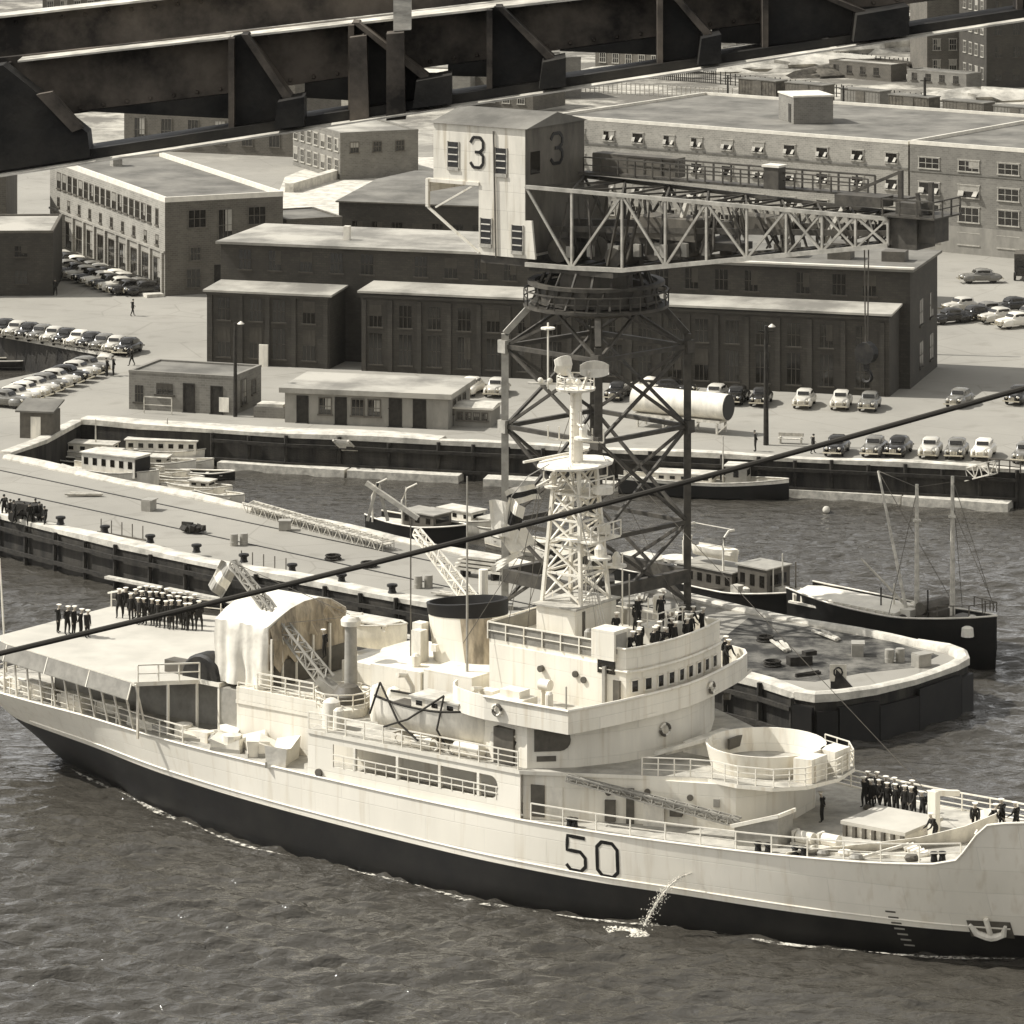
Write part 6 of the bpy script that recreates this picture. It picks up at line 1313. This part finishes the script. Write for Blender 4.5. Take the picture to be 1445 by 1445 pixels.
# ================================================= PEOPLE
def skinmesh(J,Eg,name,sub=1):
    me=bpy.data.meshes.new('s'); me.from_pydata([j[0] for j in J],Eg,[]); o=bpy.data.objects.new('s',me); C.objects.link(o)
    sk=o.modifiers.new('k','SKIN'); sk.use_smooth_shade=True
    for i,j in enumerate(J):
        r=j[1]; me.skin_vertices[0].data[i].radius=(r if isinstance(r,tuple) else (r,r)); me.skin_vertices[0].data[i].use_root=(i==0)
    if sub: sb=o.modifiers.new('d','SUBSURF'); sb.levels=sub; sb.render_levels=sub
    dg=bpy.context.evaluated_depsgraph_get(); out=bpy.data.meshes.new_from_object(o.evaluated_get(dg)); out.name=name
    bpy.data.objects.remove(o); return out
def make_person(pose,uni='navy',cap=True):
    # x forward, y left; heights for a 1.76 m figure
    lean=0; kn=0
    A={'attention':((.02,.21,1.16),(.05,.23,.90),(.06,.22,.80)),'ease':((-.05,.23,1.18),(-.14,.10,1.0),(-.16,.03,.96)),'point':((.18,.22,1.34),(.42,.20,1.42),(.55,.19,1.46)),'lean':((.22,.22,1.02),(.42,.20,.86),(.52,.18,.80)),'walk':((.10,.22,1.18),(.28,.22,1.0),(.36,.21,.95))}[pose]
    B=A if pose in('attention','ease','lean') else ((.0,.22,1.16),(.03,.24,.92),(.04,.23,.82))
    hipx=-.12 if pose=='lean' else 0; chx=.12 if pose=='lean' else 0; dz=-.10 if pose=='lean' else 0
    J=[((hipx,0,.94),(.13,.165)),((hipx*.3,0,1.10),(.105,.145)),((chx,0,1.33+dz),(.12,.185)),((chx+.02,0,1.46+dz),(.085,.13)),((chx+.05,0,1.53+dz),.055),((chx+.07,0,1.60+dz),(.085,.072)),((chx+.075,0,1.68+dz),(.092,.078)),((chx+.07,0,1.73+dz),(.06,.05))]
    Eg=[(0,1),(1,2),(2,3),(3,4),(4,5),(5,6),(6,7)]
    for sg,arm in ((1,A),(-1,B)):
        k=len(J); J+=[((chx,sg*.18,1.42+dz),.075),((arm[0][0]+chx*.6,sg*arm[0][1],arm[0][2]+dz*.6),.052),((arm[1][0]+chx*.4,sg*arm[1][1],arm[1][2]),.040),((arm[2][0]+chx*.4,sg*arm[2][1],arm[2][2]),(.022,.042))]
        Eg+=[(3,k),(k,k+1),(k+1,k+2),(k+2,k+3)]
        sp=.10 if pose!='ease' else .16; st=(.22*sg if pose=='walk' else 0)
        k=len(J); J+=[((hipx,sg*.10,.88),.105),((hipx*.3+.02+st*.5,sg*sp,.50),.068),((st-.02,sg*sp,.12),.046),((st,sg*sp,.045),.042),((st+.15,sg*(sp+.02),.035),(.03,.04))]
        Eg+=[(0,k),(k,k+1),(k+1,k+2),(k+2,k+3),(k+3,k+4)]
    me=skinmesh(J,Eg,'person'); hx=chx+.075; hz=1.66+dz
    # face, ears, fingers joined into the same body mesh
    mb=MB(); mb.v=[tuple(v.co) for v in me.vertices]; mb.f=[tuple(p.vertices) for p in me.polygons]; mb.m=[]
    for p in me.polygons:
        c=p.center; hand=min((c-Vector((A[2][0]+chx*.4,A[2][1],A[2][2]))).length,(c-Vector((B[2][0]+chx*.4,-B[2][1],B[2][2]))).length)<.055
        mb.m.append(1 if (c.z>1.50+dz and abs(c.y)<.12) or hand else 2 if c.z<.07 else 0)
    mb.add([(hx+.08,-.015,hz),(hx+.08,.015,hz),(hx+.125,0,hz-.03),(hx+.08,0,hz+.03)],[(0,1,2),(1,3,2),(3,0,2)],1)
    for y in (-.075,.075): mb.ball((hx-.01,y*1.05,hz),.028,1,6,4)
    for y in (-.032,.032): mb.ball((hx+.083,y,hz+.02),.011,2,6,4)
    mb.bx(hx+.075,hx+.088,-.022,.022,hz-.062,hz-.055,2)
    for sg,arm in ((1,A),(-1,B)):
        w_=Vector((arm[2][0]+chx*.4,sg*arm[2][1],arm[2][2])); e=Vector((arm[1][0]+chx*.4,sg*arm[1][1],arm[1][2])); d=(w_-e).normalized(); sx=Vector((1,0,0)) if abs(d.x)<.7 else Vector((0,0,1))
        for k in range(4):
            o=w_+sx*(k-1.5)*.019; ln=(.062,.078,.074,.056)[k]; mb.tube([o,o+d*ln*.55,o+d*ln*.9+Vector((.012,-sg*.012,-.01))],[.0095,.009,.007],5,1)
        o=w_-d*.02+sx*.03; mb.tube([o,o+d*.03+sx*.022,o+d*.055+sx*.024],[.011,.01,.008],5,1)
    r=thing('person','x','person'); b=mb.build('body',[uni,'skin','black'],r,60); objslots(b)
    if cap:
        c=MB(); c.lathe([(.085,0),(.095,.045),(.15,.075),(.155,.095),(.10,.115),(.01,.12)],(hx-.01,0,1.715+dz),14); c.build('cap','capw',r,60)
    else:
        c=MB(); c.ball((hx-.015,0,1.69+dz),.098,0,10,6,sz=.9); c.build('hair','black',r,True)
    c=MB(); c.add([(chx-.13,-.13,1.47+dz),(chx-.13,.13,1.47+dz),(chx-.15,.13,1.33+dz),(chx-.15,-.13,1.33+dz)],[(0,1,2,3)]); c.bx(chx-.155,chx-.135,-.13,.13,1.34+dz,1.47+dz); c.build('collar','cloth2' if not cap else 'navy',r)
    return r
PP={p:make_person(p) for p in ('attention','ease','point','lean','walk')}
CVp={p:make_person(p,'cloth2',False) for p in ('ease','walk')}
def person(src,label,loc,rz,group,swap=None):
    o=copy_thing(src,label,loc,rz,group,swap,(random.uniform(1.05,1.18),random.uniform(1.05,1.2),random.uniform(.92,1.06))); return o
DS=onship
rows=[(186,879,262,890),(192,872,270,883),(198,865,276,876)]
for k,(u0,v0,u1,v1) in enumerate(rows):
    for i in range(9):
        u=u0+(u1-u0)*i/8+random.uniform(-1.6,1.6); v=v0+(v1-v0)*i/8+random.uniform(-1.2,1.2); g=G(u,v,8.4)
        person(PP[random.choice(('attention','attention','ease'))],'dark-uniformed sailor, %s from left in the %s row on the flight deck'%(ORD[i],('front','middle','back')[k]),(g[0],g[1],8.41),SA+R(-90+random.uniform(-28,28)),'sailors paraded on the flight deck')
for i,(u,v) in enumerate(((169,872),(178,868),(268,889),(281,890))):
    g=G(u,v,8.4); person(PP['ease'],['officer standing at the left end of the flight deck parade','officer just inside the left end of the flight deck parade','sailor standing apart at the right of the parade ranks','sailor standing farthest right on the flight deck'][i],(g[0],g[1],8.41),SA+R(-60),'sailors paraded on the flight deck')
for i,(u,v) in enumerate(((82,893),(95,895),(104,897),(114,898),(123,900))):
    g=G(u,v,8.4); person(PP['ease' if i%2 else 'attention'],'white-capped man, %s from left in the group of five near the stern'%ORD[i],(g[0],g[1],8.41),SA+R(10+random.uniform(-20,20)),'group of five near the stern')
for i in range(9):
    u=1219+i*11.6+random.uniform(-2,2); v=1139+i*2.75+random.uniform(-1,1); g=G(u,v,5.05); person(PP[('ease','attention','walk','ease')[i%4]],'sailor facing the hatch on the foredeck, %s from left along the far rail'%ORD[i],(g[0],g[1],5.06),SA+R(-100+random.uniform(-15,15)),'sailors lined up on the foredeck')
for i in range(6):
    u=1226+i*12.5; v=1133+i*3; g=G(u,v,5.05); person(PP[('attention','ease')[i%2]],'sailor in the second foredeck rank beside the rail, %s from left'%ORD[i],(g[0],g[1],5.06),SA+R(-100+random.uniform(-15,15)),'sailors lined up on the foredeck')
for i,(u,v,ps,z) in enumerate(((1160,1160,'ease',5.05),(1376,1172,'lean',5.8),(1400,1178,'lean',5.8),(1414,1170,'point',5.8),(1434,1176,'walk',5.8),(1318,1190,'lean',5.3))):
    g=G(u,v,z); person(PP[ps],['man standing under the platform ahead of the foredeck deckhouse','man bending over gear just aft of the bow rail, leftmost','man stooping at the bow behind the bulwark','man reaching out near the bow capstans','man striding at the right border of the bow','man crouched over ropes by the samson post'][i],(g[0],g[1],z+.01),SA+R((200,-60,40,-90,180,-120)[i]),None)
k=0
for s,t,rz,ps in ((6.9,3.6,0,'ease'),(7.7,2.4,10,'attention'),(7.2,1.6,-20,'ease'),(7.9,.9,0,'point'),(7.5,.1,20,'ease'),(8.0,-.8,0,'attention'),(7.4,-1.4,-40,'walk'),(7.9,-2.3,0,'ease'),(7.5,-3.2,-20,'attention'),(7.7,-4.1,10,'ease'),(6.6,-4.5,0,'lean'),(6.6,.6,180,'ease'),(6.7,-2.4,90,'attention'),(6.6,-3.6,0,'ease'),(7.0,2.9,30,'ease'),(7.55,3.0,0,'lean'),(8.3,1.7,10,'ease'),(8.0,.3,-10,'lean'),(8.3,-1.6,0,'ease')):
    p=DS(s,t,13.02); k+=1
    person(PP[ps],'man in dark uniform on the open bridge, %s from the starboard corner'%ORD[k-1],tuple(p),SA+R(rz),'crew on the open bridge')
for i,(s,t,rz,ps) in enumerate(((6.0,-.0,0,'ease'),(6.8,1.2,-60,'point'),(6.1,2.3,20,'ease'))):
    p=DS(s,-t if 0 else -t,14.26); person(PP[ps],['man on the raised compass platform, nearest the mast','man pointing on the raised compass platform','man on the compass platform farthest from the camera'][i],tuple(p),SA+R(rz),'crew on the compass platform')
for i,(s,t,z,ps,rz,lab) in enumerate(((6.6,-8.3,10.36,'lean',-20,'sailor leaning over the far end of the bridge wing'),(6.2,-8.7,10.36,'ease',0,'sailor standing behind the one leaning at the far bridge wing'),(3.8,-3,13.26,'walk',-60,'man walking beside the mast house'),(4.9,-1.4,13.26,'ease',-90,'man standing forward of the mast house'),(5.0,.8,13.26,'ease',-30,'man with back to the mast on the upper platform'),(-14.8,3.4,10.21,'ease',200,'dark-clad man on the deckhouse roof behind the kingpost boom'),(3.6,8.6,7.67,'ease',-100,'man at the boat deck rail beneath the bridge wing'),(1.4,7.2,7.67,'walk',180,'man walking forward of the slung launch'))):
    p=DS(s,t,z); person(PP[ps],lab,tuple(p),SA+R(rz),None)
q=[(151,531,'ease','man in dark clothes at the corner of the small left dock, left of a pair'),(160,530,'ease','man in dark clothes at the corner of the small left dock, right of a pair'),(186,516,'walk','man walking behind the left quay hut'),(187,446,'walk','lone man crossing the open yard left of the machine shop'),(549,602,'ease','person in light clothes outside the long hut'),(606,600,'ease','person seated group member at the right of the long hut, left one'),(627,602,'ease','person at the right corner of the long hut'),(616,603,'walk','person between two others at the right end of the long hut'),(1147,640,'walk','person walking along the quay edge right of the bench'),(1066,637,'ease','person standing at the foot of the tall quay pole'),(78,417,'ease','man in the shade of the low dark building at far left')]
LT={'grey_clothes':M['white2']}
for i,(u,v,ps,lab) in enumerate(q):
    g=G(u,v); person(CVp[ps],lab.replace('seated group member','standing'),(g[0],g[1],3.01),R(random.uniform(0,360)),None,LT if i in (4,5,6) else {'grey_clothes':M['navy']})
for i in range(9):
    g=G(6+i*7.2,731+(i%3)*3+i*.9); person(CVp['ease' if i%2 else 'walk'],'dark-clad dock worker, %s from left in the gang on the pier at far left'%ORD[i],(g[0],g[1],3.01),R(random.uniform(0,360)),'gang of dock workers on the pier',{'grey_clothes':M['navy']})
for r in list(PP.values())+list(CVp.values()):
    for ch in list(r.children): bpy.data.objects.remove(ch)
    bpy.data.objects.remove(r)
g=G(38,737); r=thing('handcart','dark flat handcart among the dock workers on the pier','cart',(g[0],g[1],3),R(-35)); MB().bx(-1.6,1.6,-.6,.6,.7,.9).build('bed','woodk',r)
for x in (-1,1):
    for y in (-.6,.6): MB().tube([(x,y-.05,.4),(x,y+.05,.4)],.4,12).build('wheel','woodk',r,30)
MB().bx(-1.3,1.2,-.5,.5,.91,1.5).build('load','woodk',r)
# ================================================= BRIDGE STEEL NEAR THE CAMERA
YB=38.0; K=YB/F
def BP(u,v,dy=0): return Vector(((u-722.5)*K,YB+dy,H-(v-VH)*K))
class GM(MB):
    def plate(s,uv,y0,y1,mi=0): # an outline in the girder's vertical plane, given real thickness
        n=len(uv); P=[BP(u,v,y0) for u,v in uv]+[BP(u,v,y1) for u,v in uv]
        return s.add(P,[tuple(range(n)),tuple(range(n,2*n))[::-1]]+[(i,(i+1)%n,n+(i+1)%n,n+i) for i in range(n)],mi)
def ln(u,c,m): return c+m*u
gr=thing('bridge_girder','riveted dark steel girder of the unfinished bridge crossing the top of the photo','girder',(0,YB,H-4))
def gb(mb,name,m,par=None,sm=False):
    o=Vector((0,YB,H-4)); mb.v=[tuple(Vector(v)-o) for v in mb.v]; return mb.build(name,m,par or gr,sm)
q=GM(); q.plate([(-300,ln(-300,83,-.109)),(1900,ln(1900,83,-.109)),(1900,ln(1900,176,-.132)),(-300,ln(-300,176,-.132))],.10,.22); gb(q,'web_plate','steel2')
for P in (((110,158),(337,131),(337,168),(118,157)),((430,118),(500,108),(500,142),(430,138)),((632,92),(740,78),(740,110),(632,107)),((790,71),(930,52),(930,78),(790,72)),((1005,42),(1075,33),(1075,62),(1005,60))):
    q=GM(); q.plate(P,.0,.09); gb(q,'lower_web','steel')
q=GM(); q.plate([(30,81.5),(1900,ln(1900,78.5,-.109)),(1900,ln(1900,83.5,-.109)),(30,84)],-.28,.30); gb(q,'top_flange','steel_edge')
q=GM(); q.plate([(-300,ln(-300,28,-.112)),(1900,ln(1900,28,-.112)),(1900,ln(1900,76,-.109)),(-300,ln(-300,90,-.109))],.55,.70); gb(q,'upper_web','steel2')
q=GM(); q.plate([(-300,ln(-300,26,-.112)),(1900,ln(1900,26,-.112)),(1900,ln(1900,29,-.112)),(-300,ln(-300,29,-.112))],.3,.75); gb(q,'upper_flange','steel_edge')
q=GM(); q.plate([(-300,ln(-300,222,-.150)),(1900,ln(1900,222,-.150)),(1900,ln(1900,236,-.152)),(-300,ln(-300,236,-.152))],-.5,.0); gb(q,'bottom_chord','steel')
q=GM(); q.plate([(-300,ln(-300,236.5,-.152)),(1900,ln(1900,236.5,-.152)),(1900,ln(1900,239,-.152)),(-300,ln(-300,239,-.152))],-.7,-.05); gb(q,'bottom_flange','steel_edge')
for (a,b,c,d,f) in ((330,345,398,433,.95),(497,500,590,637,1),(690,700,765,795,.9),(928,935,985,1010,.9),(1075,1085,1200,1270,1),(1430,1440,1500,1560,1)):
    t=lambda u:ln(u,84,-.109); l=lambda u:ln(u,226,-.150)
    q=GM(); q.plate([(a,t(a)),(b,t(b)-2),(c,l(c)-38),(d,l(d)-30),(d,l(d)),(a,l(a))],-.30,-.16); g1=gb(q,'gusset_plate','steel')
    q=GM(); q.plate([(a-3,t(a)),(a+5,t(a)),(a+5,l(a)),(a-3,l(a))],-.45,-.12); gb(q,'stiffener','steel2',g1)
    q=GM(); q.plate([(b,t(b)-4),(b+9,t(b)-4),(c+18,l(c)-36),(c+8,l(c)-32)],-.5,-.14); gb(q,'sloping_stiffener','steel2',g1)
    q=GM(); q.plate([(c,l(c)-34),(d+2,l(d)-36),(d+2,l(d)+4),(c-5,l(c)+3)],-.75,-.25); gb(q,'foot_block','steel',g1)
q=GM(); q.plate([(-200,96),(0,86),(14,84),(132,178),(136,212),(-200,262)],-.55,-.2); g1=gb(q,'end_gusset','steel'); q=GM(); q.plate([(62,124),(84,120),(128,170),(112,176)],-.62,-.5); gb(q,'splice_plate','steel2',g1)
q=GM(); q.plate([(557,-40),(582,-40),(582,36),(557,38)],-.45,-.30); gb(q,'hanger_plate','steel_edge')
q=GM(); q.plate([(497,45),(520,42),(524,160),(497,164)],-.6,-.3); q.plate([(548,40),(572,38),(575,158),(548,160)],-.62,-.3); gb(q,'twin_column','steel2')
q=GM()
for i in range(46):
    u=-20+i*33; q.lathe([(.001,0),(.018,.004),(.02,.012),(.001,.02)],(0,0,0),6) if 0 else None
    for c,m in ((92,-.109),(168,-.132),(40,-.112)):
        p=BP(u,ln(u,c,m),.09 if c!=40 else .54); q.ball(p,.02,0,6,3)
tag(gb(q,'rivet_row','steel2',None,True),kind='stuff')
# single stay cable sweeping across
YC=52.0; kc=YC/F
q=MB(); P=[]
for i in range(41):
    t=-.25+1.5*i/40; u=1445*t; v=922-374*t+10*math.sin(math.pi*max(0,min(1,t))); P.append(Vector(((u-722.5)*kc,YC,H-(v-VH)*kc)))
q.tube(P,.034,8); tag(q.build('stay_cable','rope',None,True),'single dark steel cable slanting across the whole photo in front of the ship','cable')
# ================================================= HAZE
hz=MB().bx(-640,680,-30,1250,-3.2,70.6+6).build('haze','white'); hz.data.materials.clear()
hm_=bpy.data.materials.new('harbour_haze'); hm_.use_nodes=True; n_=hm_.node_tree; n_.nodes.remove(n_.nodes['Principled BSDF'])
pv=n_.nodes.new('ShaderNodeVolumePrincipled'); pv.inputs['Color'].default_value=(1,.97,.9,1); pv.inputs['Density'].default_value=.000015
n_.links.new(pv.outputs[0],n_.nodes['Material Output'].inputs['Volume']); hz.data.materials.append(hm_); tag(hz,kind='stuff')
